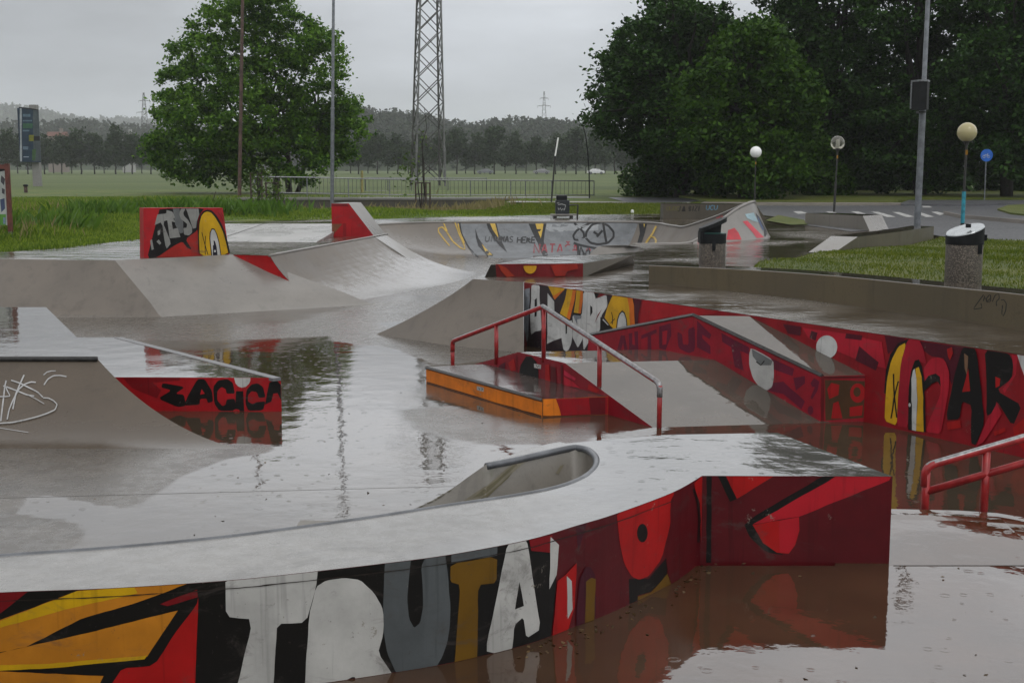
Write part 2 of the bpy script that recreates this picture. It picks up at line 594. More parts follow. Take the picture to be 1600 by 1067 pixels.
def smooth_line(pts, n=6):
    """Catmull-Rom through points"""
    pts = [Vector(p) for p in pts]; out = []
    for i in range(len(pts) - 1):
        p0 = pts[max(i - 1, 0)]; p1 = pts[i]; p2 = pts[i + 1]; p3 = pts[min(i + 2, len(pts) - 1)]
        for k in range(n):
            t = k / n
            out.append(0.5 * ((2 * p1) + (p2 - p0) * t + (2 * p0 - 5 * p1 + 4 * p2 - p3) * t * t + (3 * p1 - p0 - 3 * p2 + p3) * t ** 3))
    return out + [pts[-1]]


FL = -0.95     # floor of the skate park
NF = -0.80     # nearer, slightly higher floor
ND = -0.23     # top of the near curved ramp

BLACK = (14, 12, 11); WHITE = (172, 171, 168); MAROON = (78, 10, 18); RED = (156, 18, 18); DRED = (112, 12, 20)
ORANGE = (176, 112, 28); YELLOW = (186, 146, 16); GREY = (78, 82, 84); OCHRE = (98, 70, 16); PINK = (168, 30, 46)
PURPLE = (62, 12, 28); LGREY = (130, 132, 132)

# ================================================================== 1 near curved ramp
wt_px = [(-260, 942), (-120, 934), (0, 925), (170, 918.5), (353, 906.6), (480, 893.5), (600, 879.7), (703, 866), (825, 843), (900, 821), (960, 803), (1051.7, 768.7), (1097, 743)]
outer = [P(x, y, ND) for x, y in wt_px]
outer = [Vector(p) for p in smooth_line(outer, 5)]
corner = Vector((*outer[-1].xy, ND))
bx_r = P(1392, 742, ND); bx_r.y = corner.y - 0.02
bk_r = P(1215, 676, ND)
back = [P(1044, 679, ND), P(945, 687, ND), P(885, 692.5, ND)]
lip_px = [(-260, 893), (-120, 880), (0, 868), (170, 856), (340, 840), (480, 822), (600, 805), (700, 789), (790, 776), (860, 763), (905, 748), (928, 731), (932, 715), (921, 702), (905, 697), (890, 697.5), (850, 706), (805, 716), (760, 725)]
lip = smooth_line([P(x, y, ND) for x, y in lip_px], 5)
apex_i = max(range(len(lip)), key=lambda i: lip[i].x)
ramp1 = thing("curved_ramp", (0.3, 8.0, NF), "wet concrete curved ramp nearest the viewer, its outer wall painted with large white letters", "skate ramp")
mb = MB()
poly = [tuple(p.xy) for p in outer] + [tuple(bx_r.xy), tuple(bk_r.xy)] + [tuple(p.xy) for p in back] + [tuple(p.xy) for p in lip[apex_i:-1]][2:-1][::-1][:0]
# the deck: outer wall, box, back edge, then along the coping from its far end round the hook to the left
far_end = lip[-1]
inner = [tuple(p.xy) for p in lip[::-1]]
outl = [tuple((p.x, p.y)) for p in outer]
e_in = [(p.x + (0.03), p.y + 0.05) for p in lip[apex_i + 8:]]
hook_out = []
for i in range(len(lip) - 1, apex_i, -1):
    a = lip[max(i - 1, 0)]; b = lip[min(i + 1, len(lip) - 1)]; t = (b - a).normalized()
    nrm = Vector((t.y, -t.x))
    hook_out.append((lip[i].x + nrm.x * 0.16, lip[i].y + nrm.y * 0.16))
near_back = [tuple(p.xy) for p in back]
jj = [(lip[i].x + (q[0] - lip[i].x) * min(1, .1 + (len(lip) - 1 - i) / 12), lip[i].y + (q[1] - lip[i].y) * min(1, .1 + (len(lip) - 1 - i) / 12)) for q, i in zip(hook_out, range(len(lip) - 1, apex_i, -1)) if q[0] < back[-1].x - 0.02]
poly = outl + [tuple(bx_r.xy), tuple(bk_r.xy)] + near_back + jj[::-1] + inner
mb.prism(poly, -1.2, ND, mi=0, mtop=1)
body = mb.build("body", [paint(MAROON), M["near_deck"], M["stain"]], ramp1)
n_out = len(outl) + 1
no_ = len(poly)
a_ = sum(poly[i][0] * poly[(i + 1) % no_][1] - poly[(i + 1) % no_][0] * poly[i][1] for i in range(no_))
for i in range(no_):
    j_ = i if a_ > 0 else (no_ - 2 - i) % no_
    if j_ >= n_out + 1: body.data.polygons[i].material_index = 2
mb = MB(); mb.tube([p + Vector((0, 0, -0.014)) for p in lip], 0.024, 12); mb.build("coping", M["coping"], ramp1, smooth=True)
# the hollow inside the coping
near = lip[:apex_i + 1][::-1]; nu = 40
def resample(ps, n):
    cs = [0]
    for a, b in zip(ps, ps[1:]): cs.append(cs[-1] + (b - a).length)
    out = []; j = 0
    for i in range(n + 1):
        s_ = cs[-1] * i / n
        while j < len(ps) - 2 and cs[j + 1] < s_: j += 1
        k = (s_ - cs[j]) / max(cs[j + 1] - cs[j], 1e-6); out.append(ps[j].lerp(ps[j + 1], min(k, 1)))
    return out
E0 = lip[-1]
edge = [E0, Y(730, 746, E0.y + 0.07), Y(700, 767, E0.y + 0.16), Y(655, 791, E0.y + 0.33), Y(590, 812, E0.y + 0.7), Vector((-1.7, E0.y + 1.3, FL - 0.02))]
hookpart = lip[apex_i:]
Fc = resample(hookpart, 16)[:-1] + resample(smooth_line(edge, 5), 24)
nearlen = [p for p in near]
cut = next(i for i, p in enumerate(nearlen) if p.x < -2.2)
Nc = resample(nearlen[:cut], len(Fc) - 1)
rows = []
vb = 0.6
for i, (f, n_) in enumerate(zip(Fc, Nc)):
    u = i / (len(Fc) - 1)
    q = min(u / 0.55, 1.0)
    bot = ND - (ND - FL + 0.02) * math.sqrt(max(0, 1 - (1 - q) ** 2.0)) ** 1.2
    bot = min(bot, f.z)
    row = []
    for j in range(21):
        v = j / 20
        x = f.x + (n_.x - f.x) * v; y_ = f.y + (n_.y - f.y) * v
        z = bot + (f.z - bot) * (1 - v / vb) ** 2 if v < vb else bot + (n_.z - 0.02 - bot) * ((v - vb) / (1 - vb)) ** 2
        row.append((x, y_, z - (0.012 if i < 15 else 0)))
    rows.append(row)
mb = MB(); mb.grid(rows)
tr1 = mb.build("transition", M["stain"], ramp1, smooth=True)
MOSS = (92, 86, 64); MO2 = (112, 106, 90)
ray_paint(tr1, [(MO2, sc([(470, 510), (640, 395), (800, 260), (850, 240), (880, 246), (760, 350), (610, 480), (560, 495)], .25, 600, 660)),
    (MOSS, sc([(560, 470), (700, 360), (800, 270), (830, 262), (740, 345), (620, 455)], .25, 600, 660)), (MOSS, sc([(600, 482), (720, 385), (800, 310), (770, 350), (650, 460)], .25, 600, 660)),
    (MOSS, sc([(150, 545), (300, 478), (440, 400), (430, 420), (320, 490), (200, 545)], .25, 600, 660)), (MO2, sc([(1070, 320), (1100, 270), (1125, 262), (1090, 325)], .25, 600, 660))], "stain", ramp1, 4.0)
# outside of the hollow's far edge
mb = MB(); ed = resample(smooth_line(edge, 5), 24)
mb.grid([[tuple(p) for p in ed], [(p.x + 0.12, p.y + 0.13, -1.2) for p in ed]])
mb.build("side_face", M["stain"], ramp1, smooth=True)
# left part of the transition (falls away from the viewer)
top = [p + Vector((0, 0, -0.02)) for p in lip if p.x < -1.6]
mb = MB(); mb.grid(loft(top, [(p.x - 0.4, p.y + 1.25, FL - 0.01) for p in top])); mb.build("transition", M["bank"], ramp1, smooth=True)

k = .3125
Z5 = lambda p: sc(p, k, 0, 780)
Z6 = lambda p: sc(p, .3125, 400, 760)
Z7 = lambda p: sc(p, .3813, 800, 660)
Z8 = lambda p: sc(p, .38141, 1050, 660)
w1 = Wall([(p.x, p.y) for p in outer], NF, ND)
polys = [
    (BLACK, [(-300, 900), (290, 890), (600, 860), (826, 830), (870, 852), (868, 930), (858, 1020), (800, 1075), (690, 1130), (290, 1250), (-300, 1300)]),
    (DRED, [(-300, 900), (88, 890), (0, 958), (-300, 1010)]),
    (ORANGE, [(-300, 990), (0, 968), (122, 922), (294, 911), (219, 939), (125, 967), (41, 1010), (-300, 1080)]),
    (YELLOW, [(-300, 990), (0, 970), (120, 923), (210, 917), (215, 926), (100, 952), (0, 980), (-300, 1010)]),
    (ORANGE, [(-300, 1085), (41, 1010), (150, 985), (278, 953), (230, 1025), (78, 1038), (0, 1040), (-300, 1060)]),
    (YELLOW, [(-60, 1045), (0, 1038), (78, 1036), (230, 1023), (226, 1029), (78, 1043), (0, 1047)]),
    (ORANGE, [(-300, 1060), (0, 1048), (162, 1055), (156, 1067), (120, 1120), (-300, 1200)]),
    (RED, [(175, 1067), (191, 1043), (241, 1039), (272, 990), (308, 943), (310, 930), (308, 985), (305, 1067), (300, 1150), (120, 1150)]),
    (DRED, [(250, 943), (308, 920), (309, 932), (262, 946)]),
    (WHITE, [(352, 900), (497, 885), (494, 916), (478, 972), (433, 974), (430, 1020), (424, 1130), (350, 1130), (372, 1067), (395, 967), (353, 963)]),
    (WHITE, Z6([(265, 640), (300, 500), (350, 468), (440, 455), (520, 465), (590, 530), (630, 600), (640, 660), (635, 740), (610, 830), (700, 965), (800, 1150), (560, 1150), (510, 982), (490, 945), (420, 982), (360, 1150), (240, 1150), (245, 982)])),
    (GREY, Z6([(645, 360), (640, 450), (635, 600), (640, 740), (655, 830), (700, 930), (735, 958), (775, 970), (820, 965), (860, 945), (900, 900), (930, 850), (955, 780), (968, 700), (972, 600), (960, 450), (945, 330), (850, 345), (825, 400), (833, 500), (835, 600), (820, 680), (790, 705), (765, 660), (755, 560), (765, 450), (775, 355)])),
    (OCHRE, Z6([(972, 385), (1205, 345), (1202, 480), (1110, 490), (1108, 700), (1100, 965), (985, 952), (1005, 700), (1020, 490), (970, 475)])),
    (GREY, Z6([(975, 320), (1205, 285), (1205, 343), (975, 383)])),
    (WHITE, Z6([(1258, 270), (1350, 250), (1385, 480), (1422, 710), (1350, 757), (1335, 650), (1290, 690), (1278, 822), (1200, 833), (1145, 820), (1200, 560)])),
    (BLACK, Z6([(1315, 475), (1337, 595), (1293, 612)])),
    (DRED, Z6([(1362, 260), (1480, 240), (1470, 330), (1375, 320)])),
    (WHITE, Z6([(1470, 250), (1512, 290), (1500, 440), (1464, 512)])),
    (RED, Z6([(1505, 470), (1545, 440), (1600, 380), (1590, 600), (1535, 790), (1470, 815), (1490, 640)])),
    (WHITE, Z6([(1550, 445), (1575, 470), (1580, 610), (1555, 660)])),
    (PURPLE, Z7([(262, 890), (262, 760), (275, 640), (300, 590), (320, 592), (338, 622), (342, 840), (300, 868)])),
    (OCHRE, Z7([(300, 650), (322, 634), (340, 640), (332, 848), (296, 866)])),
    (PURPLE, Z7([(258, 415), (310, 400), (272, 525)])),
    (BLACK, Z7([(478, 640), (560, 640), (640, 545), (634, 630), (570, 692), (515, 708), (514, 762), (480, 784)])),
    (OCHRE, Z7([(515, 712), (570, 694), (636, 618), (664, 690), (600, 728), (514, 764)])),
    (RED, Z7([(427, 360), (665, 270), (655, 360), (645, 430), (612, 558), (560, 628), (520, 643), (490, 630), (460, 580), (442, 500)])),
    (BLACK, Z7(ell(533, 452, 22, 38))),
    (MAROON, Z7([(650, 300), (740, 250), (765, 400), (762, 500), (745, 600), (700, 660), (668, 690), (640, 630), (630, 560), (648, 430)])),
    (RED, Z7([(745, 250), (790, 205), (797, 470), (772, 480), (770, 380)])),
    (BLACK, Z7(ribbon([(742, 270), (762, 330), (767, 400), (762, 490)], 11))),
]
polys += [((40, 34, 30), ribbon([(x, y + 13) for x, y in wt_px[:-1]], 1.3))]
w1.paint(polys, "graffiti_pattern", ramp1)
w1b = Wall([(corner.x, corner.y - 0.0), (bx_r.x, bx_r.y)], NF, ND)
pk = (160, 24, 36)
w1b.paint([
    (RED, Z8([(215, 205), (440, 205), (265, 312)])),
    (BLACK, Z8([(180, 205), (214, 210), (266, 312), (238, 324)])),
    (BLACK, Z8([(292, 410), (640, 205), (705, 205), (335, 415), (352, 462), (400, 515), (462, 542), (390, 532), (320, 472)])),
    (pk, Z8([(330, 416), (700, 205), (905, 205), (890, 236), (520, 385)])),
    (RED, Z8([(330, 418), (520, 386), (522, 440), (505, 500), (478, 536), (430, 532), (372, 492)])),
    (pk, Z8([(440, 402), (519, 388), (520, 440), (503, 498), (478, 534), (440, 530)])),
    (BLACK, Z8([(142, 205), (163, 205), (160, 580), (140, 590)])),
], "graffiti_pattern", ramp1)

# ================================================================== 2 left ramp
ramp2 = thing("quarter_pipe", (-5.5, 13.0, FL), "brown wet concrete quarter pipe at the left edge with a white sprayed heart tag", "skate ramp")
zt = -0.25
tr = P(152, 558, zt); tl = P(72, 480, zt)
mb = MB(); mb.prism([(-13, tr.y - 0.05), tuple(tr.xy), tuple(tl.xy), (-13, tl.y)], -1.2, zt, mi=0, mtop=1)
mb.build("body", [M["ramp"], M["ramp_top"]], ramp2)
top = dens([(-13, tr.y - 0.06, zt - .012), (tr.x, tr.y - 0.01, zt - .012)]); botp = dens([(-13, 11.9, FL - .004), (-2.46, 11.84, FL - .004)])
botp = resample([Vector(p) for p in botp], len(top) - 1)
mb = MB(); rr = loft(top, botp, 18); mb.grid(rr)
side = [r_[-1] for r_ in rr]; mb.grid([side, [(p[0] + 0.02, p[1] + 0.03, -1.2) for p in side]])
tr2 = mb.build("transition", M["ramp"], ramp2, smooth="auto")
mb = MB(); mb.tube([(-13, tr.y - 0.05, zt - .015), (tr.x + .01, tr.y - .03, zt - .015)], 0.028, 8); mb.build("coping", M["darksteel"], ramp2, smooth=True)
Zt = lambda p: sc(p, .13115, 0, 560)
SW = (165, 165, 165)
ray_paint(tr2, [(SW, ribbon(Zt(p), w * .095)) for p, w in (
    ([(75, 265), (60, 330), (40, 500), (10, 750)], 24), ([(40, 330), (90, 345), (220, 395), (330, 440), (410, 450)], 22),
    ([(290, 200), (240, 310), (190, 430), (155, 610)], 24), ([(430, 290), (370, 285), (290, 315), (220, 380), (150, 520), (110, 620), (88, 735)], 22),
    ([(135, 265), (240, 300), (340, 350), (450, 405), (515, 470)], 22), ([(515, 478), (580, 480), (640, 510), (685, 555), (660, 620), (560, 665), (440, 705), (300, 740), (150, 772), (-60, 785)], 19),
    ([(520, 200), (560, 165), (610, 152), (665, 150)], 16), ([(525, 320), (570, 250), (640, 208), (720, 205), (795, 220)], 20),
    ([(65, 330), (95, 400), (125, 455), (60, 462), (-60, 460)], 18), ([(340, 445), (430, 490), (530, 550)], 12), ([(-40, 825), (150, 855), (340, 885)], 9))],
    "graffiti_pattern", ramp2, 4.0)

# ================================================================== 3 grind box with painted front
zb_t = -0.575
gb = thing("grind_box", (-3.6, 14.5, FL), "low red box with black block letters beside the brown quarter pipe at left", "grind box")
pf = P(440, 643, FL); pl = (-4.75, pf.y + 0.06)
b2 = P(190, 527, zb_t); b3 = (-6.3, b2.y)
mb = MB(); mb.prism([pl, tuple(pf.xy), tuple(b2.xy), b3], -1.2, zb_t, 0, 1)
mb.build("body", [paint((150, 16, 24)), M["ramp_top"]], gb)
mb = MB()
d = (b2.xy - pf.xy).normalized(); nn = Vector((-d.y, d.x))
q = [pf.xy + nn * .0, b2.xy, b2.xy + nn * .10, pf.xy + nn * .10]
mb.prism([tuple(v) for v in q], zb_t - .03, zb_t + .004); mb.build("edge_strip", concrete("gritty_edge", (0.13, 0.13, 0.135), 0.35, 0.6, fine=0.95), gb)
Zg = lambda p: sc(p, .1625, 190, 580)
w3 = Wall([pl, (pf.x, pf.y)], FL, zb_t)
w3.paint([
    (DRED, Zg([(10, 60), (560, 60), (560, 90), (300, 110), (380, 180), (340, 260), (100, 160)])),
    (BLACK, Zg([(395, 112), (610, 150), (520, 215), (600, 225), (620, 330), (540, 345), (350, 262), (480, 182), (380, 155)])),
    (BLACK, Zg([(730, 75), (800, 75), (870, 190), (880, 290), (830, 305), (815, 260), (755, 265), (750, 320), (600, 330), (640, 230)])),
    ((158, 20, 28), Zg([(770, 170), (800, 215), (755, 225)])),
    (BLACK, Zg([(880, 150), (930, 85), (1020, 75), (1070, 110), (1090, 215), (1010, 215), (1000, 170), (960, 150), (920, 190), (920, 280), (970, 335), (1000, 320), (1010, 270), (1090, 262), (1100, 380), (940, 380), (890, 310)])),
    (BLACK, Zg([(1100, 190), (1170, 190), (1180, 390), (1090, 390)])),
    ((158, 20, 28), Zg(ell(1105, 385, 32, 22, 14, 180, 360))),
    (BLACK, Zg([(1200, 180), (1250, 125), (1310, 115), (1360, 150), (1385, 250), (1320, 255), (1300, 200), (1250, 190), (1215, 230), (1215, 290), (1260, 315), (1300, 295), (1385, 288), (1360, 375), (1220, 380), (1190, 310)])),
    (BLACK, Zg([(1420, 110), (1490, 85), (1540, 130), (1535, 280), (1500, 210), (1460, 215), (1440, 290), (1380, 320)])),
    (WHITE, Zg([(1082, 62), (1238, 62), (1238, 90), (1225, 120), (1195, 148), (1155, 158), (1120, 145), (1095, 115)])),
], "graffiti_pattern", gb)

# ================================================================== 4 banks on the left
A = [(-15, 24.3, 0), (-9.6, 23.98, 0), (-7.34, 23.65, 0)]
Ab = [(-15, 22.9, FL - .01), (-9.4, 22.6, FL - .01), (-6.25, 22.75, FL - .01)]
bk = tag(None or (lambda m: m.build("bank_ramp", M["bank"], None, smooth="auto"))((lambda m: (m.grid(loft(dens(A), resample([Vector(p) for p in Ab], len(dens(A)) - 1), 12, "bank")), m)[1])(MB())),
         "grey concrete bank at the far left, in front of the unmown grass", "skate ramp")
B = [(-7.34, 23.65, 0), (-7.05, 24.35, 0), (-5.45, 25.3, 0)]
B = [(-7.34, 23.65, 0), (-5.42, 25.35, 0)]
Bb = [(-6.25, 22.75, FL - .012), (-2.6, 24.9, FL - .012)]
mb = MB(); tB = dens(B, .2); mb.grid(loft(tB, resample([Vector(p) for p in Bb], len(tB) - 1), 12, "bank"))
tag(mb.build("bank_ramp", M["pale"], None, smooth="auto"), "pale wet concrete bank rising to the foot of the wall painted with a yellow eye", "skate ramp")

# wall ride with the eye
wr = thing("wall_ride", (-6.2, 24.6, 0), "red painted wall with silver letters and a yellow eye standing on top of the bank", "skate wall")
wa = P(224, 403, 0); wb = P(361, 397.5, 0); wa_t = Y(224, 325, wa.y); wb_t = Y(348, 325, wb.y)
nx = (wb.xy - wa.xy).normalized(); nb = Vector((-nx.y, nx.x)) * 0.22
v = [wa, wb, wb_t, wa_t]; v[0] = wa + Vector((0, 0, -.3)); v[1] = wb + Vector((0, 0, -.3))
vbk = [p + Vector((nb.x, nb.y, 0)) for p in v]
mb = MB(); mb.add(v + vbk, [(0, 1, 2, 3), (5, 4, 7, 6), (1, 5, 6, 2), (4, 0, 3, 7), (3, 2, 6, 7), (4, 5, 1, 0)])
mb.build("slab", paint((160, 26, 32)), wr)
Zw = lambda p: sc(p, .125, 200, 310)
w4 = Wall([wa.xy, wb.xy], -.3, wa_t.z)
SIL = (128, 128, 124); NAVY = (18, 16, 30)
w4.paint([
    ((150, 34, 26), Zw([(360, 735), (870, 400), (880, 715)])),
    (BLACK, Zw([(230, 190), (430, 130), (960, 125), (900, 190), (870, 260), (870, 400), (720, 510), (800, 645), (740, 620), (680, 540), (560, 600), (370, 735), (245, 745), (232, 400)])),
    ((96, 98, 98), Zw([(560, 130), (640, 128), (690, 300), (690, 430), (650, 440), (590, 330)])),
    (SIL, Zw([(350, 205), (480, 190), (480, 145), (560, 170), (590, 250), (430, 290), (540, 560), (475, 640), (425, 295), (300, 350), (310, 240)])),
    (SIL, Zw([(490, 270), (560, 240), (590, 300), (545, 290), (560, 385), (620, 370), (655, 485), (520, 500)])),
    (SIL, Zw([(640, 200), (660, 130), (720, 130), (690, 180), (700, 220), (750, 270), (800, 360), (800, 430), (760, 465), (700, 455), (690, 370), (730, 370), (740, 320), (660, 260)])),
    (SIL, Zw([(720, 130), (880, 130), (890, 200), (860, 290), (850, 370), (810, 380), (760, 230), (740, 170)])),
    (SIL, Zw([(370, 410), (405, 390), (400, 450), (372, 465)])), (SIL, Zw([(355, 540), (385, 515), (415, 560), (395, 582)])), (SIL, Zw([(275, 525), (300, 515), (322, 635), (295, 648)])),
    (BLACK, Zw([(885, 720), (872, 480), (880, 300), (905, 210), (940, 160), (990, 140), (1050, 155), (1110, 220), (1170, 320), (1215, 430), (1250, 560), (1280, 700)])),
    (YELLOW, Zw([(897, 720), (885, 480), (893, 310), (918, 220), (950, 180), (990, 165), (1040, 180), (1090, 240), (1150, 340), (1190, 430), (1225, 560), (1255, 700)])),
    (BLACK, Zw([(1040, 715), (1015, 500), (1020, 430), (1045, 375), (1080, 380), (1110, 440), (1140, 540), (1165, 705)])),
    (WHITE, Zw([(1050, 715), (1027, 500), (1032, 430), (1050, 390), (1075, 395), (1100, 440), (1130, 545), (1155, 705)])),
    (NAVY, Zw([(1060, 712), (1060, 590), (1072, 580), (1068, 525), (1085, 535), (1105, 600), (1118, 708)])),
    (WHITE, Zw(ell(1085, 660, 14, 16, 10))),
    (BLACK, Zw(ribbon([(922, 425), (950, 540), (998, 705)], 9))), (BLACK, Zw(ribbon([(968, 470), (962, 590), (965, 705)], 9))),
    (SIL, Zw(ribbon([(225, 270), (250, 310), (240, 240), (270, 300), (275, 240)], 9))), (SIL, Zw(ribbon([(215, 340), (320, 355), (245, 390), (310, 410), (255, 445), (262, 500)], 9))),
    (SIL, Zw(ribbon([(255, 160), (262, 140), (290, 140), (290, 165)], 8))),
    (DRED, Zw(ribbon([(1125, 180), (1160, 220), (1185, 290)], 8))), (DRED, Zw(ribbon([(1160, 180), (1190, 230), (1205, 290)], 8))),
], "graffiti_pattern", wr)

# ================================================================== 5 quarter pipe with red end
qp = thing("quarter_pipe", (-3.9, 28, FL), "long grey quarter pipe with red painted end and tall red extension at the back left", "skate ramp")
q0 = Vector((-4.72, 24.95, 0)); q1 = Vector((-3.42, 31.85, 0)); qd = (q1 - q0).normalized(); qn = Vector((qd.y, -qd.x, 0))
RUN = 1.62
def smoothstep(t):
    t = min(max(t, 0), 1); return t * t * (3 - 2 * t)
q2 = q0 + qd * 8.2
top = dens([q0, q2], .4)
mb = MB(); rr = loft(top, [p + qn * (RUN + 1.1 * smoothstep((i / (len(top) - 1)) * 1.3)) + Vector((0, 0, FL - .008)) for i, p in enumerate(top)], 18); mb.grid(rr)
qp_tr = mb.build("transition", M["bank"], qp, smooth=True)
mb = MB(); mb.tube([p + Vector((-.01, 0, .0)) for p in top], 0.03, 8); mb.build("coping", M["pale"], qp, smooth=True)
prof = [rr[j][0] for j in range(len(rr))]
mb = MB(); fr = [(-5.55, q0.y + .32, 0.0)] + [tuple(p) for p in prof] + [(prof[-1][0], prof[-1][1], -1.25), (-5.55, q0.y + .32, -1.25)]
tri = tessellate_polygon([[Vector((p[0], p[2], 0)) for p in fr]])
mb.add([(p[0], p[1] - .004, p[2] - .006) for p in fr], [t for t in tri])
mb.build("end_wall", paint((158, 16, 20)), qp)
# dark diamond painted on the red end
w5 = Wall([(-5.55, q0.y + .316), (prof[-1][0], prof[-1][1] - .004)], FL, 0, base=.004)
w5.paint([((40, 34, 28), sc([(290, 570), (375, 490), (400, 600), (390, 640), (370, 640)], .1875, 350, 310))], "graffiti_pattern", qp)
# extension
ex = q1; za = 0.82
s0 = [ex + Vector((-1.05, 0, -.02)), ex + Vector((-1.05, 0, za)), ex + Vector((-.62, 0, za)), ex + Vector((0.0, 0, 0.0)), ex + qn * .5 + Vector((0, 0, -.31)), ex + qn * 1.0 + Vector((0, 0, -.635)), ex + qn * 1.0 + Vector((0, 0, -1.2)), ex + Vector((-1.05, 0, -1.2))]
s1 = [p + qd * 1.0 for p in s0]
mb = MB(); n = len(s0); mid = [ex + Vector((-1.05, 0, 0)), ex + qd * 1.0 + Vector((-1.05, 0, 0))]
mb.add([s0[0], s0[1], s0[2], s0[3]], [(3, 2, 1, 0)]); mb.add([s1[0], s1[1], s1[2], s1[3]], [(0, 1, 2, 3)])
mb.add(s0 + s1, [(7, 6, 5, 4, 3, 0), tuple(i + n for i in (0, 3, 4, 5, 6, 7))], 1)
mb.add(s0 + s1, [(0, n, n + 1, 1), (1, n + 1, n + 2, 2), (2, n + 2, n + 3, 3), (3, n + 3, n + 4, 4), (4, n + 4, n + 5, 5), (5, n + 5, n + 6, 6)], 1)
ext = mb.build("extension", [paint((150, 18, 24)), M["pale"]], qp)
w5b = Wall([(s0[0].x, ex.y), (ex.x, ex.y)], 0, za)
w5b.paint([((112, 66, 44), [(516, 350), (535, 350), (517, 369)]), ((124, 14, 20), [(536, 349), (541, 349), (541, 369), (536, 369)]), ((110, 14, 20), [(516, 318), (542, 318), (545, 323), (516, 323)])], "graffiti_pattern", ext)

# ================================================================== 6 bowl at the back
lipb = []
def add(x, y, z, nx_, ny_): lipb.append((Vector((x, y, z)), Vector((nx_, ny_, 0)).normalized()))
for y_ in np.arange(32.7, 37.01, .7): add(-4.3, float(y_), 0, 1, 0)
for a in range(175, 89, -5): add(-1.1 + 3.2 * math.cos(math.radians(a)), 37.3 + 3.2 * math.sin(math.radians(a)), 0, -math.cos(math.radians(a)), -math.sin(math.radians(a)))
for x in np.arange(-.9, 3.01, .3): add(float(x), 40.5, 0, 0, -1)
for a in range(80, -1, -10): add(3.0 + 1.6 * math.cos(math.radians(a)), 38.9 + 1.6 * math.sin(math.radians(a)), 0, -math.cos(math.radians(a)), -math.sin(math.radians(a)))
rw = smooth_line([(4.62, 38.4, 0), (4.8, 37.6, 0), (5.0, 37, 0.02), (5.5, 34.8, .38), (5.9, 32.6, .78), (5.99, 31.9, .86), (5.93, 31.5, .87), (5.75, 31.2, .85), (5.3, 30.7, .68), (4.7, 29.9, .35), (4.1, 29.2, 0.02), (3.4, 28.75, 0), (2.7, 28.5, 0)], 5)
for i, p in enumerate(rw):
    a = rw[max(i - 1, 0)]; c = rw[min(i + 1, len(rw) - 1)]; t = (c - a); t.z = 0; t.normalize()
    add(p.x, p.y, p.z, t.y, -t.x)
ctr = Vector((2.6, 33, 0))
bowl = thing("bowl", (0, 36, FL), "grey concrete bowl at the back with yellow and black claw marks and high painted corner", "skate bowl")
topb = [p for p, n_ in lipb]
botb = []
for p, n_ in lipb:
    q = p + n_ * (2.7 - 1.15 * smoothstep((p.x - .2) / 2.2) if p.y > 36 or p.x < 0 else 1.55)
    botb.append(Vector((q.x, q.y, FL - .006)))
mb = MB(); rrb = loft(topb, botb, 16); mb.grid(rrb)
bowl_tr = mb.build("transition", M["bank"], bowl, smooth=True)
mb = MB(); mb.tube([p + Vector((0, 0, .0)) for p in topb[8:]], 0.035, 8); mb.build("coping", M["pale"], bowl, smooth=True)
# outer skin of the raised corner
i0 = next(i for i, p in enumerate(topb) if p.x > 4.7 and p.y < 38); i1 = max(i for i, p in enumerate(topb) if p.x > 4.05)
rim = topb[i0:i1 + 1]
base = resample(smooth_line([(4.85, 37.5, -.02), (5.25, 36.6, -.02), (5.95, 34.6, -.02), (6.42, 32.6, -.02), (6.38, 31.7, -.02), (6.1, 31.05, -.02), (5.1, 29.85, -.02), (4.1, 29.05, -.02)], 6), len(rim) - 1)
mb = MB(); rows = []
for j in range(9):
    f = j / 8
    rows.append([(a.x + (b.x - a.x) * f + 0.02 * (1 if j else 0), a.y + (b.y - a.y) * f, b.z + (a.z - b.z) * (1 - f) ** 1.15) for a, b in zip(rim, base)])
mb.grid(rows); bowl_out = mb.build("outer_skin", M["pale"], bowl, smooth=True)
Zb = lambda p: sc(p, .25, 660, 330)
BY = (176, 146, 62); BK = (30, 31, 33); BG = (108, 111, 114)
bp = [
    (BG, Zb([(232, 62), (420, 62), (560, 62), (700, 62), (1000, 64), (1350, 66), (1330, 130), (1290, 220), (1180, 300), (800, 300), (470, 305), (400, 330), (330, 290), (260, 190)])),
    ((140, 143, 145), Zb([(780, 64), (960, 64), (1100, 66), (1100, 120), (800, 130), (772, 110)])),
    (BY, Zb(ribbon([(170, 218), (130, 170), (100, 130), (100, 108), (125, 100), (150, 128), (190, 190), (240, 232), (266, 240), (262, 215), (228, 140), (200, 62)], 8))),
    (BY, Zb(ribbon([(130, 62), (140, 95), (155, 130)], 8))), (BY, Zb(ribbon([(220, 62), (228, 110), (262, 200)], 8))),
    (BK, Zb(ribbon([(231, 60), (243, 140), (290, 230), (350, 290), (415, 330)], 8))),
    (BK, Zb([(330, 110), (350, 170), (400, 240), (480, 305), (440, 310), (395, 270), (350, 220), (335, 170)])),
    (BY, Zb([(370, 205), (410, 250), (470, 306), (430, 300), (395, 260)])),
    (BK, Zb([(395, 60), (458, 60), (475, 130), (495, 190), (530, 260), (490, 225), (450, 180), (410, 110)])),
    (BY, Zb([(415, 60), (450, 60), (478, 176), (440, 120)])),
    (BK, Zb([(655, 60), (778, 60), (765, 130), (758, 190), (785, 280), (755, 285), (720, 200), (685, 130)])),
    (BY, Zb([(700, 60), (760, 60), (740, 172), (715, 110)])),
    (BK, Zb([(1352, 66), (1406, 68), (1390, 140), (1368, 205), (1342, 205), (1360, 140)])),
    (BY, Zb([(1380, 68), (1394, 68), (1387, 105)])),
]
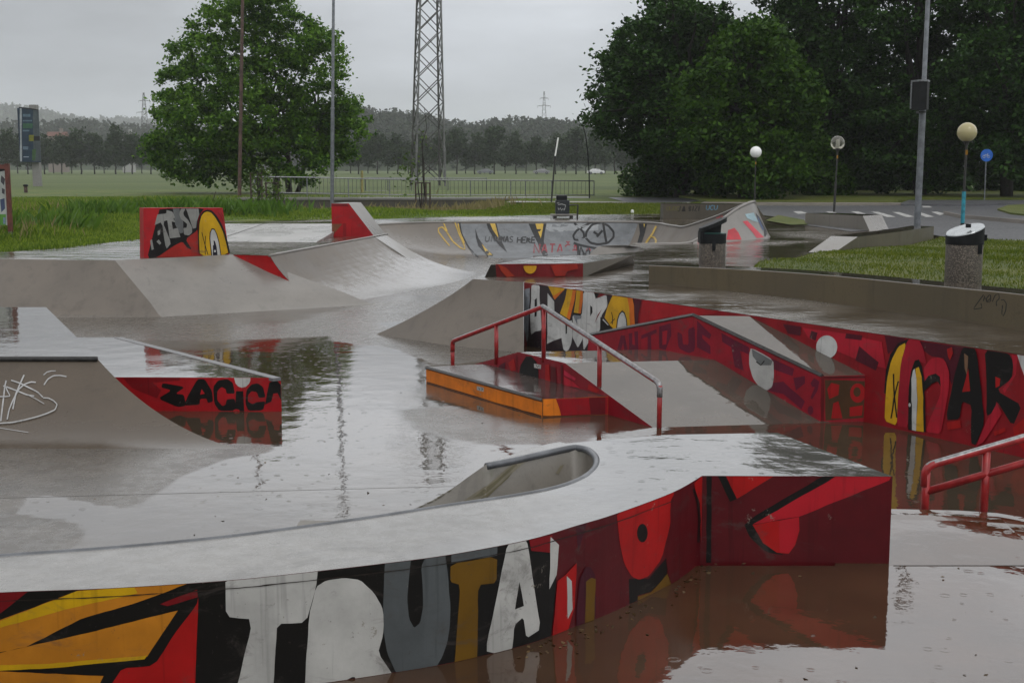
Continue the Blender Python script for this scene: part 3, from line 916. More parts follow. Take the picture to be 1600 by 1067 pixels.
def word(strokes, ox, oy, w, h, pitch, c, wd, skew=0):
    out = []
    for i, ch in enumerate(strokes):
        for st in GL.get(ch, []):
            out.append((c, ribbon([(ox + i * pitch + x * w + (1 - y) * skew, oy + y * h) for x, y in st], wd)))
    return out
GL = {"A": [[(0, 1), (.45, 0), (.55, 0), (1, 1)], [(.2, .62), (.8, .62)]], "N": [[(0, 1), (0, 0), (1, 1), (1, 0)]], "T": [[(0, 0), (1, 0)], [(.5, 0), (.5, 1)]],
      "S": [[(1, .1), (.5, 0), (.05, .2), (.3, .45), (.8, .6), (.95, .82), (.5, 1), (0, .9)]], "s": [[(1, .1), (.5, 0), (.05, .2), (.3, .45), (.8, .6), (.95, .82), (.5, 1), (0, .9)], [(.2, -.35), (.5, -.15), (.8, -.35)]],
      "W": [[(0, 0), (.25, 1), (.5, .3), (.75, 1), (1, 0)]], "H": [[(0, 0), (0, 1)], [(1, 0), (1, 1)], [(0, .5), (1, .5)]], "E": [[(1, 0), (0, 0), (0, 1), (1, 1)], [(0, .5), (.8, .5)]],
      "R": [[(0, 1), (0, 0), (.7, 0), (.95, .22), (.7, .5), (.1, .5), (1, 1)]], "J": [[(.8, 0), (.8, .8), (.5, 1), (.1, .85)]], "B": [[(0, 1), (0, 0), (.7, .1), (.8, .3), (.1, .48), (.9, .62), (.9, .85), (0, 1)]],
      "I": [[(.5, 0), (.5, 1)]], "Z": [[(0, 0), (1, 0), (0, 1), (1, 1)]], "U": [[(0, 0), (.05, .8), (.5, 1), (.95, .8), (1, 0)]], "C": [[(1, .1), (.5, 0), (.05, .3), (.05, .7), (.5, 1), (1, .9)]],
      "O": [[(.5, 0), (.05, .3), (.1, .8), (.55, 1), (.95, .7), (.9, .2), (.6, .02)]], "D": [[(0, 1), (0, 0), (.7, .15), (1, .5), (.7, .9), (.1, 1)]], "2": [[(0, .2), (.5, 0), (.9, .25), (0, 1), (1, 1)]], "3": [[(0, 0), (.9, .1), (.3, .45), (.95, .7), (.5, 1), (0, .9)]]}
bp += word("UNC", 758, 370, 6, 8, 9.5, (70, 72, 74), 1.7, 1)
bp += word("WAS", 782, 370, 5.5, 9, 6.8, (40, 40, 42), 1.8, 1)
bp += word("HERE", 808, 371, 6, 9, 7.4, (28, 28, 30), 2.1, 1)
NR = (128, 40, 50)
bp += word("NATAsA", 834, 382, 8.5, 14, 12, NR, 2.3, 1)
bp += [(NR, Zb(ribbon([(1020, 265), (1035, 220), (1060, 265)], 9)))]
bp += [(BK, Zb(ribbon(p, 14))) for p in ([(948, 75), (985, 110), (1008, 135), (1010, 165), (985, 182), (950, 180), (942, 155), (965, 120), (1060, 68), (1120, 70)],
     [(1020, 170), (1025, 130), (1060, 85), (1110, 72), (1160, 90), (1195, 130), (1195, 165), (1160, 200), (1100, 210), (1050, 200), (1018, 165)],
     [(1070, 130), (1105, 155)], [(1125, 122), (1090, 162)], [(1130, 75), (1150, 200)], [(945, 200), (970, 210), (1090, 235)], [(970, 205), (975, 275)], [(980, 275), (990, 225), (1010, 275)], [(1015, 275), (1038, 240), (1052, 275)])]
bp += [(BY, Zb(ribbon(p, 12))) for p in ([(1462, 95), (1440, 140), (1395, 205)], [(1400, 195), (1425, 160), (1450, 165), (1462, 185), (1458, 200)])]
ray_paint(bowl_tr, bp, "graffiti_pattern", bowl, 7.0)
Ze = lambda p: sc(p, .25, 850, 300)
rp = [((176, 40, 52), Ze([(1140, 300), (1150, 240), (1190, 225), (1215, 255), (1235, 300)])), ((188, 60, 74), Ze([(1240, 185), (1270, 180), (1320, 230), (1375, 285), (1330, 290), (1300, 250)])),
      ((150, 176, 184), Ze([(1255, 140), (1310, 130), (1340, 190), (1300, 180), (1270, 165)])), ((24, 24, 28), Ze([(1320, 130), (1345, 160), (1395, 255), (1380, 285), (1370, 230), (1335, 170)])),
      ((176, 110, 112), Ze([(915, 320), (965, 292), (968, 330), (930, 335)])), ((70, 90, 130), Ze([(1330, 150), (1342, 168), (1372, 235), (1366, 240), (1340, 185)]))]
ray_paint(bowl_out, rp, "graffiti_pattern", bowl, 5.0)
ray_paint(bowl_tr, [((168, 60, 66), Ze(ribbon(p, 10))) for p in ([(1045, 175), (1060, 145), (1085, 165)], [(1090, 165), (1110, 140), (1115, 160)], [(1150, 165), (1165, 115), (1172, 160)], [(1185, 150), (1195, 110), (1205, 145)], [(1215, 135), (1222, 95)])], "graffiti_pattern", bowl, 5.0)

# hollow in the near rim of the bowl
ra = Vector((2.78, 26.9, 0))
Fh = resample(smooth_line([ra, (2.75, 27.7, 0), (2.5, 28.25, 0), (1.95, 28.1, 0), (1.75, 28.0, -.12), (1.55, 27.8, -.4), (1.3, 27.5, -.9)], 5), 24)
Nh = resample(smooth_line([ra, (2.68, 26.2, 0), (2.3, 25.8, 0), (1.7, 25.2, 0), (1.25, 24.6, 0), (.9, 23.8, 0)], 5), 24)
rows = []
for i, (f, n_) in enumerate(zip(Fh, Nh)):
    u = i / 24; q = min(u / .5, 1); bot = min(-(0.95) * math.sqrt(max(0, 1 - (1 - q) ** 2)), f.z)
    rows.append([(f.x + (n_.x - f.x) * j / 12, f.y + (n_.y - f.y) * j / 12, (bot + (f.z - bot) * (1 - j / 12 / .6) ** 2) if j / 12 < .6 else bot + (n_.z - bot) * ((j / 12 - .6) / .4) ** 2) for j in range(13)])
mb = MB(); mb.grid(rows); mb.build("pocket", M["pale"], bowl, smooth=True)
# ================================================================== 7 bank up to the right deck
mb = MB()
tb = dens([(-.60, 19.67, 0), (.172, 19.13, 0)], .15)
bb = resample([Vector((-2.2, 20.4, FL - .01)), Vector((-.96, 19.06, FL - .01)), Vector((.172, 18.3, FL - .01))], len(tb) - 1)
rr = loft(tb, bb, 14, "mix"); mb.grid(rr)
lf = [r_[0] for r_ in rr]; mb.grid([lf, [(p[0] + .25, p[1] + .5, -1.2) for p in lf]], 0, True)
bank_r = tag(mb.build("bank_ramp", M["bank"], None, smooth="auto"), "smooth grey concrete bank leading up to the painted wall in the middle of the park", "skate ramp")

# ================================================================== 8 long painted retaining wall
JA = Vector((.18, 19.11)); JD = (Vector((4.65, 11.67)) - JA).normalized(); JN = Vector((-JD.y, JD.x)) * -1
JN = Vector((-JD.y, JD.x))            # to the right and away from the viewer
JE = JA + JD * 12.6
def Jy(y): return JA + JD * ((y - JA.y) / JD.y)
rwall = thing("retaining_wall", (JA.x, JA.y, FL), "long red retaining wall painted with letters and yellow eyes below the deck at right", "wall")
mb = MB(); q = [JA, JE, JE + JN * .3, JA + JN * .3]
mb.prism([tuple(v) for v in q], -1.2, -.004)
mb.build("wall", paint((132, 16, 26)), rwall)
w8 = Wall([JA, JE], FL - .05, -.004)
F6 = lambda p: sc(p, .2, 800, 430)
F4 = lambda p: sc(p, .31873, 1200, 480)
F3 = lambda p: sc(p, .28125, 850, 430)
YB = (196, 150, 28); OB = (200, 104, 34); WB = (186, 186, 184); CRIM = (150, 22, 40); DP = (74, 14, 30)
J1 = [
    ((46, 36, 40), F6([(90, 40), (795, 140), (770, 300), (790, 420), (720, 450), (640, 445), (600, 480), (588, 610), (90, 610)])),
    (DRED, F6([(95, 40), (180, 50), (160, 110), (120, 100), (100, 130)])), ((130, 134, 140), F6([(100, 110), (140, 100), (132, 330), (128, 480), (118, 520), (100, 480)])),
    (DRED, F6([(88, 420), (104, 450), (118, 530), (105, 610), (88, 610)])),
    (WB, F6([(152, 80), (170, 75), (218, 80), (215, 170), (225, 300), (232, 430), (180, 440), (148, 468), (140, 300), (150, 200)])),
    (BLACK, F6([(178, 192), (194, 178), (193, 320), (177, 326)])),
    (WB, F6([(278, 140), (330, 205), (332, 290), (395, 352), (388, 490), (330, 510), (274, 535)])),
    (WB, F6([(380, 352), (430, 365), (472, 350), (472, 480), (462, 540), (442, 584), (422, 594), (402, 580), (388, 500)])),
    (BLACK, F6([(418, 360), (432, 370), (430, 455), (420, 460)])),
    (WB, F6([(474, 310), (545, 318), (556, 190), (550, 420), (552, 500), (515, 568), (496, 530), (472, 482), (476, 400)])),
    ((120, 124, 130), F6([(478, 312), (545, 316), (540, 340), (510, 345), (512, 390), (488, 340)])),
    (WB, F6([(556, 125), (640, 132), (655, 185), (738, 150), (748, 240), (696, 320), (690, 436), (620, 452), (600, 520), (560, 592), (552, 480), (552, 300)])),
    (BLACK, F6([(612, 236), (628, 250), (630, 290), (612, 322)])), (DRED, F6([(705, 262), (680, 310), (645, 378), (670, 310)])),
    (BLACK, F6([(640, 125), (690, 135), (655, 187)])), (DRED, F6([(690, 135), (740, 140), (738, 152), (665, 180)])),
    (YB, F6([(280, 80), (415, 98), (410, 112), (335, 192)])), (OB, F6([(375, 130), (410, 112), (335, 192), (318, 165)])),
    (YB, F6([(432, 100), (502, 112), (490, 200), (452, 348), (375, 300), (415, 190)])), (OB, F6([(478, 108), (502, 112), (490, 200), (452, 348), (428, 330), (460, 200)])),
    (YB, F6([(506, 112), (556, 122), (556, 190), (538, 302), (484, 294), (498, 200)])), (OB, F6([(538, 120), (556, 122), (554, 200), (538, 302), (520, 300)])),
    (BLACK, F6(ribbon([(478, 298), (540, 308)], 14))),
    (YB, F6([(797, 140), (945, 170), (958, 250), (966, 400), (790, 425), (724, 330), (750, 240), (775, 185)])),
    (OB, F6([(900, 162), (945, 170), (958, 250), (966, 400), (925, 400), (918, 260)])),
    (BLACK, F6(ribbon([(947, 175), (960, 240), (968, 400)], 10))),
    (BLACK, F6([(815, 420), (822, 350), (838, 300), (862, 274), (882, 290), (898, 340), (906, 420)])), (WB, F6([(822, 420), (830, 350), (844, 308), (862, 288), (878, 300), (892, 345), (898, 420)])),
    (BLACK, F6(ribbon([(779, 288), (788, 330), (785, 385)], 6))), (BLACK, F6(ribbon([(806, 340), (790, 355), (772, 376)], 6))),
    (BLACK, F6([(692, 325), (790, 412), (770, 440), (690, 440)])), (WB, F6(ribbon([(712, 345), (755, 390)], 8))),
    (DP, F6([(952, 180), (1015, 195), (990, 300), (985, 420), (966, 420), (960, 260)])),
    ((158, 20, 30), F6([(1030, 190), (1300, 230), (1600, 280), (1600, 300), (1200, 330), (1000, 380), (1010, 280)])),
]
PKR = (166, 26, 44)
J2 = [
    ((168, 20, 26), F4([(-400, -60), (570, 105), (570, 128), (-400, -30)])),
    (DP, F4([(75, 82), (165, 95), (160, 140), (100, 128)])), (PKR, F4([(170, 100), (380, 130), (560, 170), (580, 300), (500, 280), (340, 215), (200, 150)])), (DP, F4([(385, 128), (465, 138), (460, 162), (380, 152)])),
    (DP, F4([(450, 190), (545, 270), (530, 310), (430, 260)])), (DP, F4([(215, 115), (245, 125), (235, 165), (205, 150)])),
    (DP, F4([(572, 130), (680, 150), (590, 230)])),
    (WB, F4(ell(290, 195, 52, 57, 24))),
    (DP, F4([(740, 165), (960, 195), (930, 300), (880, 430), (900, 380), (860, 250), (800, 240), (760, 210)])),
    (BLACK, F4([(690, 155), (640, 176), (602, 230), (580, 310), (572, 420), (600, 430), (660, 250), (700, 175)])),
    (YB, F4([(680, 172), (642, 192), (606, 262), (586, 350), (578, 450), (574, 556), (634, 580), (640, 440), (655, 280)])),
    (CRIM, F4([(684, 165), (716, 148), (744, 160), (765, 205), (780, 280), (740, 262), (705, 320), (690, 420), (690, 590), (634, 580), (640, 440), (654, 270)])),
    (BLACK, F4([(690, 600), (692, 400), (705, 310), (722, 262), (742, 255), (758, 290), (770, 370), (775, 610)])),
    (YB, F4([(726, 300), (742, 292), (756, 340), (764, 440), (766, 610), (728, 605), (736, 450)])),
    (WB, F4([(706, 350), (714, 310), (722, 300), (731, 350), (735, 450), (729, 606), (706, 600)])),
    (BLACK, F4([(692, 430), (704, 440), (709, 480), (709, 600), (692, 598)])), (WB, F4(ell(698, 478, 6, 10, 10))),
    (BLACK, F4(ribbon([(618, 326), (622, 430), (634, 540)], 7))), (BLACK, F4(ribbon([(642, 362), (620, 450), (606, 544)], 7))),
    (PKR, F4([(765, 300), (800, 252), (840, 244), (872, 262), (892, 320), (890, 400), (868, 520), (850, 620), (776, 610), (800, 540), (848, 430), (850, 370), (836, 345), (776, 390)])),
    (BLACK, F4([(764, 372), (790, 335), (825, 324), (846, 340), (850, 388), (835, 362), (805, 376), (768, 412)])),
    (RED, F4([(880, 205), (905, 195), (910, 225), (895, 260), (885, 240)])),
    (BLACK, F4([(958, 190), (1022, 200), (1040, 330), (1066, 560), (1022, 675), (998, 665), (1002, 480), (955, 460), (942, 548), (874, 552), (915, 340)])),
    (RED, F4([(985, 300), (995, 410), (955, 415)])), ((120, 92, 70), F4([(965, 225), (985, 240), (978, 330), (968, 300)])),
    (BLACK, F4([(1062, 205), (1180, 225), (1205, 270), (1195, 350), (1120, 408), (1245, 480), (1200, 585), (1120, 455), (1112, 510), (1070, 535), (1072, 380)])),
    (RED, F4([(1115, 340), (1140, 350), (1135, 385), (1116, 395)])), (PKR, F4([(1195, 232), (1225, 240), (1215, 330), (1160, 420), (1150, 400), (1205, 330)])),
    (PKR, F4([(1080, 548), (1125, 470), (1150, 520), (1060, 660), (1024, 680)])), (RED, F4([(880, 565), (945, 552), (950, 590), (885, 600)])),
    (RED, F4([(1200, 590), (1260, 540), (1330, 600), (1290, 760), (1210, 640)])), (RED, F4([(1110, 610), (1165, 588), (1168, 608), (1115, 630)])),
    (WB, F4([(1222, 232), (1290, 242), (1300, 400), (1262, 350)])), (BLACK, F4([(1280, 250), (1480, 280), (1480, 520), (1330, 500)])),
    (DP, F4([(1330, 560), (1600, 640), (1600, 1000), (1360, 880)])),
]
w8.paint(J1 + J2, "graffiti_pattern", rwall)

# ================================================================== 9 funbox
fb = thing("funbox", (1.4, 14.8, FL), "low funbox with two sloping ends and a red side wall, along the peaked handrail", "skate ramp")
fA, fB, fC, fD = Vector((1.45, 12.94, FL)), Vector((.60, 14.39, -.5)), Vector((.08, 15.26, -.5)), Vector((-.78, 16.7, FL))
gA, gB, gC, gD = Vector((3.34, 13.2, FL)), Vector((2.42, 14.64, -.5)), Vector((1.9, 15.5, -.5)), Vector((1.05, 16.9, FL))
dn = Vector((0, 0, -.3))
mb = MB()
L_ = [fA + dn, fA, fB, fC, fD, fD + dn]; R_ = [gA + dn, gA, gB, gC, gD, gD + dn]
mb.add(L_ + R_, [(5, 4, 3, 2, 1, 0)]); mb.add(L_ + R_, [(1, 7, 8, 2), (2, 8, 9, 3), (3, 9, 10, 4)], 1)
mb.build("body", [paint((124, 16, 30)), M["ramp_top"]], fb)
w9 = Wall([fD.xy, fA.xy], FL, -.5)
F5 = lambda p: sc(p, .2, 640, 520)
w9.paint([
    (BLACK, F5([(852, 330), (868, 250), (910, 185), (950, 184), (990, 225), (1006, 290), (1008, 380)])),
    (DP, F5([(700, 255), (750, 225), (740, 300), (690, 285)])), (RED, F5([(770, 235), (815, 200), (830, 290), (790, 300)])),
    (RED, F5([(1060, 250), (1090, 245), (1100, 390), (1060, 380)])), ((84, 10, 18), F5([(1100, 260), (1140, 270), (1150, 400), (1105, 390)])),
    ((172, 34, 60), F5([(1205, 290), (1300, 355), (1290, 372), (1205, 330)])), (PKR, F5([(1205, 340), (1280, 385), (1330, 430), (1210, 410)])),
    (RED, F5([(1400, 400), (1480, 450), (1460, 468), (1390, 440)])), ((84, 10, 18), F5([(1180, 250), (1196, 250), (1196, 410), (1180, 400)])),
    ((84, 10, 18), F5(ribbon([(838, 175), (838, 325)], 6))),
    (WHITE, F5([(972, 240), (1028, 250), (1026, 282), (974, 272)])), (BLACK, F5(ribbon([(990, 252), (1000, 268), (1012, 256)], 5))),
], "graffiti_pattern", fb)

# ================================================================== 10 sloping ledge between funbox and wall
hl = thing("ledge", (2.8, 14.6, FL), "red sloping ledge with black edge and white painted disc, against the long retaining wall", "ledge")
h0 = P(1283, 660, FL); hd = Vector((-.535, .845, 0)).normalized()
def hub(px, py):
    # point of the ledge's left face seen at a pixel
    d = ray(px, py); e = hd
    den = d.x * e.y - d.y * e.x; t = (h0.x * e.y - h0.y * e.x) / den
    return Vector((d.x * t, d.y * t, EYE + d.z * t))
lf_, lr_, lb_ = hub(1283, 588), hub(1082, 493), hub(935, 521)
lb_ = lb_ + (lb_ - lr_) * .12
rf = Jy(13.24); r_f = Vector((rf.x, rf.y, lf_.z + .01)) - Vector((JN.x, JN.y, 0)) * -.02
rrd = Jy(14.8); r_r = Vector((rrd.x - JN.x * .01, rrd.y - JN.y * .01, -.012)); rbk = Jy(lb_.y + .2); r_b = Vector((rbk.x, rbk.y, lb_.z))
mb = MB(); zb = -1.2
Lp = [Vector((lf_.x, lf_.y, zb)), lf_, lr_, lb_, Vector((lb_.x, lb_.y, zb))]; Rp = [Vector((r_f.x, r_f.y, zb)), r_f, r_r, r_b, Vector((r_b.x, r_b.y, zb))]
V_ = Lp + Rp
mb.add(V_, [(4, 3, 2, 1, 0), (0, 1, 6, 5), (3, 4, 9, 8)]); mb.add(V_, [(1, 2, 7, 6), (2, 3, 8, 7)], 1)
mb.build("body", [paint((140, 20, 36)), M["ramp_top"]], hl)
mb = MB(); up = Vector((0.012, 0.004, 0.002))
for a, b in ((lf_, lr_), (lr_, lb_)): 
    mb.tube([a + up, b + up], .026, 4)
mb.build("edge_trim", M["darksteel"], hl)
w10 = Wall([lb_.xy, lf_.xy], FL - .05, .05)
HP = (92, 16, 42)
w10.paint([
    (HP, F6([(820, 590), (850, 470), (880, 470), (905, 590), (880, 590), (868, 530), (850, 590)])), (HP, F6([(910, 455), (940, 450), (940, 540), (970, 550), (970, 585), (915, 590)])),
    (HP, F6([(955, 440), (985, 436), (990, 585), (965, 585)])), (HP, F6([(1010, 470), (1130, 420), (1130, 450), (1085, 470), (1090, 590), (1060, 590), (1060, 480), (1010, 500)])),
    (HP, F6([(1150, 400), (1240, 375), (1245, 470), (1200, 585), (1150, 570)])), (CRIM, F6([(1175, 440), (1215, 430), (1205, 540), (1175, 545)])),
    (HP, F6([(1290, 440), (1330, 460), (1335, 540), (1380, 545), (1375, 420), (1430, 400), (1430, 590), (1380, 610), (1300, 570)])),
    (HP, F3([(850, 250), (930, 330), (920, 355), (880, 330), (880, 350), (925, 395), (925, 440), (850, 400)])), (HP, F3([(985, 320), (1140, 400), (1140, 440), (1090, 420), (1110, 530), (1060, 510), (1040, 400), (990, 370)])),
    (HP, F3([(1260, 460), (1390, 520), (1380, 560), (1270, 520)])), (HP, F3([(1250, 600), (1330, 590), (1450, 700), (1430, 745), (1330, 660), (1240, 640)])), (HP, F3([(1385, 570), (1450, 560), (1450, 600), (1400, 640)])),
    (HP, F3([(1480, 600), (1500, 570), (1530, 590), (1520, 640), (1490, 690), (1480, 680), (1505, 620), (1490, 620)])), (HP, F3(ell(1480, 750, 16, 26, 12))),
    (WHITE, F3([(1150, 402), (1275, 470), (1278, 560), (1268, 620), (1240, 640), (1195, 620), (1160, 570), (1140, 500), (1140, 440)])),
    ((104, 106, 106), F3([(1155, 410), (1270, 475), (1262, 500), (1200, 500), (1160, 450)])),
    (BLACK, F3(ribbon([(1180, 480), (1205, 500), (1225, 475)], 6))),
], "graffiti_pattern", hl)
w10b = Wall([lf_.xy, (r_f.x, r_f.y)], FL - .05, lf_.z)
w10b.paint([((84, 14, 20), F4([(262, 338), (575, 330), (575, 345), (262, 352)])), ((70, 48, 28), F4([(278, 355), (490, 362), (478, 540), (282, 555)])), ((150, 20, 24), F4([(310, 370), (350, 380), (345, 430), (300, 450), (290, 400)])),
            ((150, 20, 24), F4(ell(440, 420, 38, 48, 16))), ((70, 48, 28), F4(ell(436, 415, 18, 24, 14))), ((150, 20, 24), F4([(320, 470), (345, 460), (365, 545), (310, 545)])), ((150, 20, 24), F4([(400, 490), (465, 480), (460, 530), (400, 535)])),
            ((96, 12, 20), F4([(258, 340), (276, 340), (276, 570), (258, 570)]))], "graffiti_pattern", hl)

# ================================================================== 11 orange manual pad
ol = thing("manual_pad", (0, 14.6, FL), "low box with bright orange side and black edge, standing in water beside the funbox", "grind box")
o = [P(847, 652, FL), Vector((1.04, 13.64, FL)), Vector((-.32, 15.96, FL)), P(666, 597.5, FL)]
OT = -.752
mb = MB(); mb.prism([tuple(v.xy) for v in o], -1.2, OT, 0, 1)
M["wettop"] = wet_ground("wet_box_top", (0.035, 0.026, 0.022), (0.06, 0.045, 0.04), bias=.6, wave=1.6)
mb.build("body", [M["orange"], M["wettop"]], ol)
mb = MB(); a, b = o[3].copy(), o[0].copy(); a.z = b.z = OT - .012
mb.tube([a, b], .021, 4); mb.build("edge_trim", M["darksteel"], ol)
w11 = Wall([o[3].xy, o[0].xy], FL, OT); w11b = Wall([o[0].xy, o[1].xy], FL, OT)
w11.paint([(WHITE, F5([(525, 415), (580, 428), (578, 460), (525, 446)])), (BLACK, F5(ribbon([(540, 430), (550, 446)], 5))), (BLACK, F5(ribbon([(558, 434), (572, 438), (562, 452)], 5))),
           ((60, 30, 12), F5([(135, 380), (600, 520), (1030, 645), (1030, 700), (600, 560), (135, 420)]))], "sticker", ol)
w11b.paint([((140, 14, 26), F5([(1130, 480), (1620, 480), (1620, 690), (1195, 690), (1170, 590)])), ((96, 10, 20), F5([(1400, 480), (1530, 480), (1530, 690), (1420, 690)])), ((58, 40, 22), F5([(1034, 470), (1046, 470), (1044, 690), (1030, 690)])),
            ((40, 24, 18), F5([(1030, 648), (1530, 636), (1530, 690), (1030, 690)]))], "painted_panel", ol)

# ================================================================== 12 handrails
def rail(tubes, name, par, r, worn):
    mb = MB()
    for p in tubes: mb.tube(p, r, 12)
    o_ = mb.build(name, [M["redrail"], M["worn"]], par, smooth=True)
    me = o_.data
    for p in me.polygons:
        if p.normal.z > (worn if p.center.x < -.02 or name == 'top_bar2' else worn - .5) and abs(p.normal.z) < .999: p.material_index = 1
    return o_
def bend(pts, rad=.05, n=5):
    pts = [Vector(p) for p in pts]; out = [pts[0]]
    for a, b, c in zip(pts, pts[1:], pts[2:]):
        p0 = b + (a - b).normalized() * rad; p1 = b + (c - b).normalized() * rad
        for i in range(n + 1):
            t = i / n; out.append((1 - t) ** 2 * p0 + 2 * t * (1 - t) * b + t * t * p1)
    return out + [pts[-1]]
hr = thing("handrail", (.4, 14.8, -.5), "red steel handrail with a peaked worn grey top bar, standing along the funbox", "handrail")
T0, T1, T2 = Y(707, 533, 16.68), Y(848, 479, 14.82), Y(1031, 599, 12.93)
mb = rail([bend([T0 + Vector((0, 0, -.14)), T0, T1], .07) , bend([T1, T2, T2 + Vector((0, 0, -.14))], .07)], "top_bar", hr, .03, .25)
def lerp_y(a, b, y): return a.lerp(b, (y - a.y) / (b.y - a.y))
for px, py, y_, zb in ((707, 0, 16.68, FL - .05), (772, 0, 15.72, -.72), (850, 0, 14.8, -.55), (938, 0, 13.84, -.75), (1031, 0, 12.93, FL - .05)):
    t = lerp_y(T0, T1, y_) if y_ >= T1.y else lerp_y(T1, T2, y_)
    mb = MB(); mb.tube([(t.x, t.y, zb), (t.x, t.y, t.z - .02)], .026, 12); mb.build("post", M["redrail"], hr, smooth=True)
hr2 = thing("handrail", (3.8, 9.3, FL), "red steel handrail with two parallel sloping bars, cut off at the right edge", "handrail")
ry = 9.36
a0, a1 = Y(1446, 729, ry), Y(1600, 684, ry); dirv = (a1 - a0).normalized(); a2 = a0 + dirv * 2.3
b0 = Y(1447, 768, ry); b2_ = b0 + dirv * 2.3
rail([bend([a0 + Vector((0, 0, -.15)), a0, a2], .07)], "top_bar", hr2, .032, .75)
mb = MB(); mb.tube([b0, b2_], .03, 12); mb.build("middle_bar", M["redrail"], hr2, smooth=True)
for px in (1446.5, 1539):
    q = Y(px, 760, ry); t = (q.x - a0.x) / dirv.x
    mb = MB(); mb.tube([(q.x, q.y, -1.0), (q.x, q.y, a0.z + dirv.z * t - .02)], .03, 12); mb.build("post", M["redrail"], hr2, smooth=True)
mb = MB(); mb.tube([(a2.x - .03, ry, -1.0), (a2.x - .03, ry, a2.z - .01)], .03, 12); mb.build("post", M["redrail"], hr2, smooth=True)

# ================================================================== 13 low red box on the deck
lb = thing("grind_box", (.5, 20.8, 0), "small low box with red front and yellow half disc above the middle bank", "grind box")
base = [(-.43, 20.0), (1.12, 20.16), (2.2, 22.9), (1.5, 23.6), (.1, 22.8)]
topq = [(-.25, 20.02), (1.12, 20.16), (2.05, 21.9), (1.45, 22.1), (.45, 21.7)]
mb = MB(); n = 5
V_ = [(x, y, -.02) for x, y in base] + [(x, y, .205) for x, y in topq]
mb.add(V_, [(i, (i + 1) % n, n + (i + 1) % n, n + i) for i in range(1, 4)] + [(4, 0, 5, 9)], 0); mb.add(V_, [(0, 1, 6, 5)], 2); mb.add(V_, [(5, 6, 7, 8, 9)], 1)
mb.build("body", [concrete("box_side", (.09, .075, .055), .45), M["deck"], paint((104, 16, 20))], lb)
w13 = Wall([(-.43, 19.98), (1.12, 20.14)], 0.0, .2, base=.012)
Z2 = lambda p: sc(p, .1875, 560, 330)
w13.paint([((190, 140, 24), Z2(ell(1430, 455, 55, 66, 18, 0, 180))), ((148, 44, 22), Z2([(1160, 440), (1230, 470), (1300, 540), (1240, 555), (1190, 500)])), ((140, 34, 22), Z2([(1600, 450), (1820, 430), (1830, 480), (1740, 500), (1720, 540), (1640, 540)])),
           ((34, 28, 22), Z2([(1046, 556), (1108, 436), (1140, 434), (1152, 556)]))], "graffiti_pattern", lb)

# ================================================================== 14 low concrete walls
bw = [(2.02, 18.9, .27), (2.75, 18.05, .30), (3.43, 17.1, .33), (4.05, 16.1, .35), (4.62, 15.0, .36), (5.05, 14.1, .37), (5.40, 13.3, .38), (6.5, 10.2, .40)]
bs = [Vector(p) for p in smooth_line(bw, 5)]
fr_, bk_ = [], []
for i, p in enumerate(bs):
    t = (bs[min(i + 1, len(bs) - 1)] - bs[max(i - 1, 0)]); t.z = 0; t.normalize(); nr = Vector((-t.y, t.x, 0)) * .5
    fr_.append(p); bk_.append(p + nr)
sw = thing("seat_wall", (3.4, 17.2, 0), "long low curved brown concrete wall beside the lawn, with a dark scribble at right", "wall")
mb = MB(); cyc = fr_ + bk_[::-1]
mb.prism([(p.x, p.y) for p in cyc], -.1, [p.z for p in cyc], 0, 1)
mb.build("wall", [M["rough_wall"], M["ramp_top"]], sw, bevel=.012)
w14 = Wall([p.xy for p in fr_], 0, .5)
Z9 = lambda p: sc(p, .16878, 1440, 350)
INK = (40, 38, 34)
w14.paint([(INK, ribbon(Z9(p), 1.7)) for p in ([(575, 655), (540, 700), (490, 770), (480, 790), (560, 778), (550, 735)], [(585, 665), (570, 720), (590, 680), (600, 720), (640, 690)], [(625, 660), (600, 690), (605, 725), (640, 715), (640, 660), (625, 655)],
           [(655, 720), (680, 660), (715, 645), (720, 690), (690, 720), (695, 760)], [(735, 705), (760, 700), (785, 735), (780, 800), (755, 855), (742, 830), (750, 750)])], "scribble", sw)

def ledge(name, label, foot, h, cut0, cut1, mats, th=.5, sl=None):
    """low concrete block; foot = plan line of its front, ends may slope"""
    pass
cw = thing("kerb_wall", (7.8, 27.5, 0), "low mossy concrete wall with a pale sloping end, between lawn and puddle at right", "wall")
f = [(6.38, 25.4), (7.05, 26.15), (7.7, 26.95), (8.5, 28.0), (9.2, 29.0), (9.86, 30.0)]
b = [(5.93, 25.62), (6.6, 26.5), (7.3, 27.35), (8.1, 28.35), (8.8, 29.35), (9.45, 30.35)]
ztop = [.02, .30, .31, .32, .33, .34]
mb = MB(); n = len(f)
V_ = [(x, y, -.1) for x, y in f] + [(x, y, z) for (x, y), z in zip(f, ztop)] + [(x, y, z) for (x, y), z in zip(b, ztop)] + [(x, y, -.1) for x, y in b]
for i in range(n - 1):
    mb.add(V_, [(i, i + 1, n + i + 1, n + i), (2 * n + i, 2 * n + i + 1, 3 * n + i + 1, 3 * n + i)][:1], 0)
    mb.add(V_, [(2 * n + i + 1, 2 * n + i, 3 * n + i, 3 * n + i + 1)], 0)
    mb.add(V_, [(n + i, n + i + 1, 2 * n + i + 1, 2 * n + i)], 1 if i else 2)
mb.add(V_, [(n - 1, 4 * n - 1, 3 * n - 1, 2 * n - 1)], 0)
mb.build("wall", [concrete("mossy_concrete", (.07, .061, .034), .5, .5, moss=.5), M["ramp_top"], M["pale"]], cw)

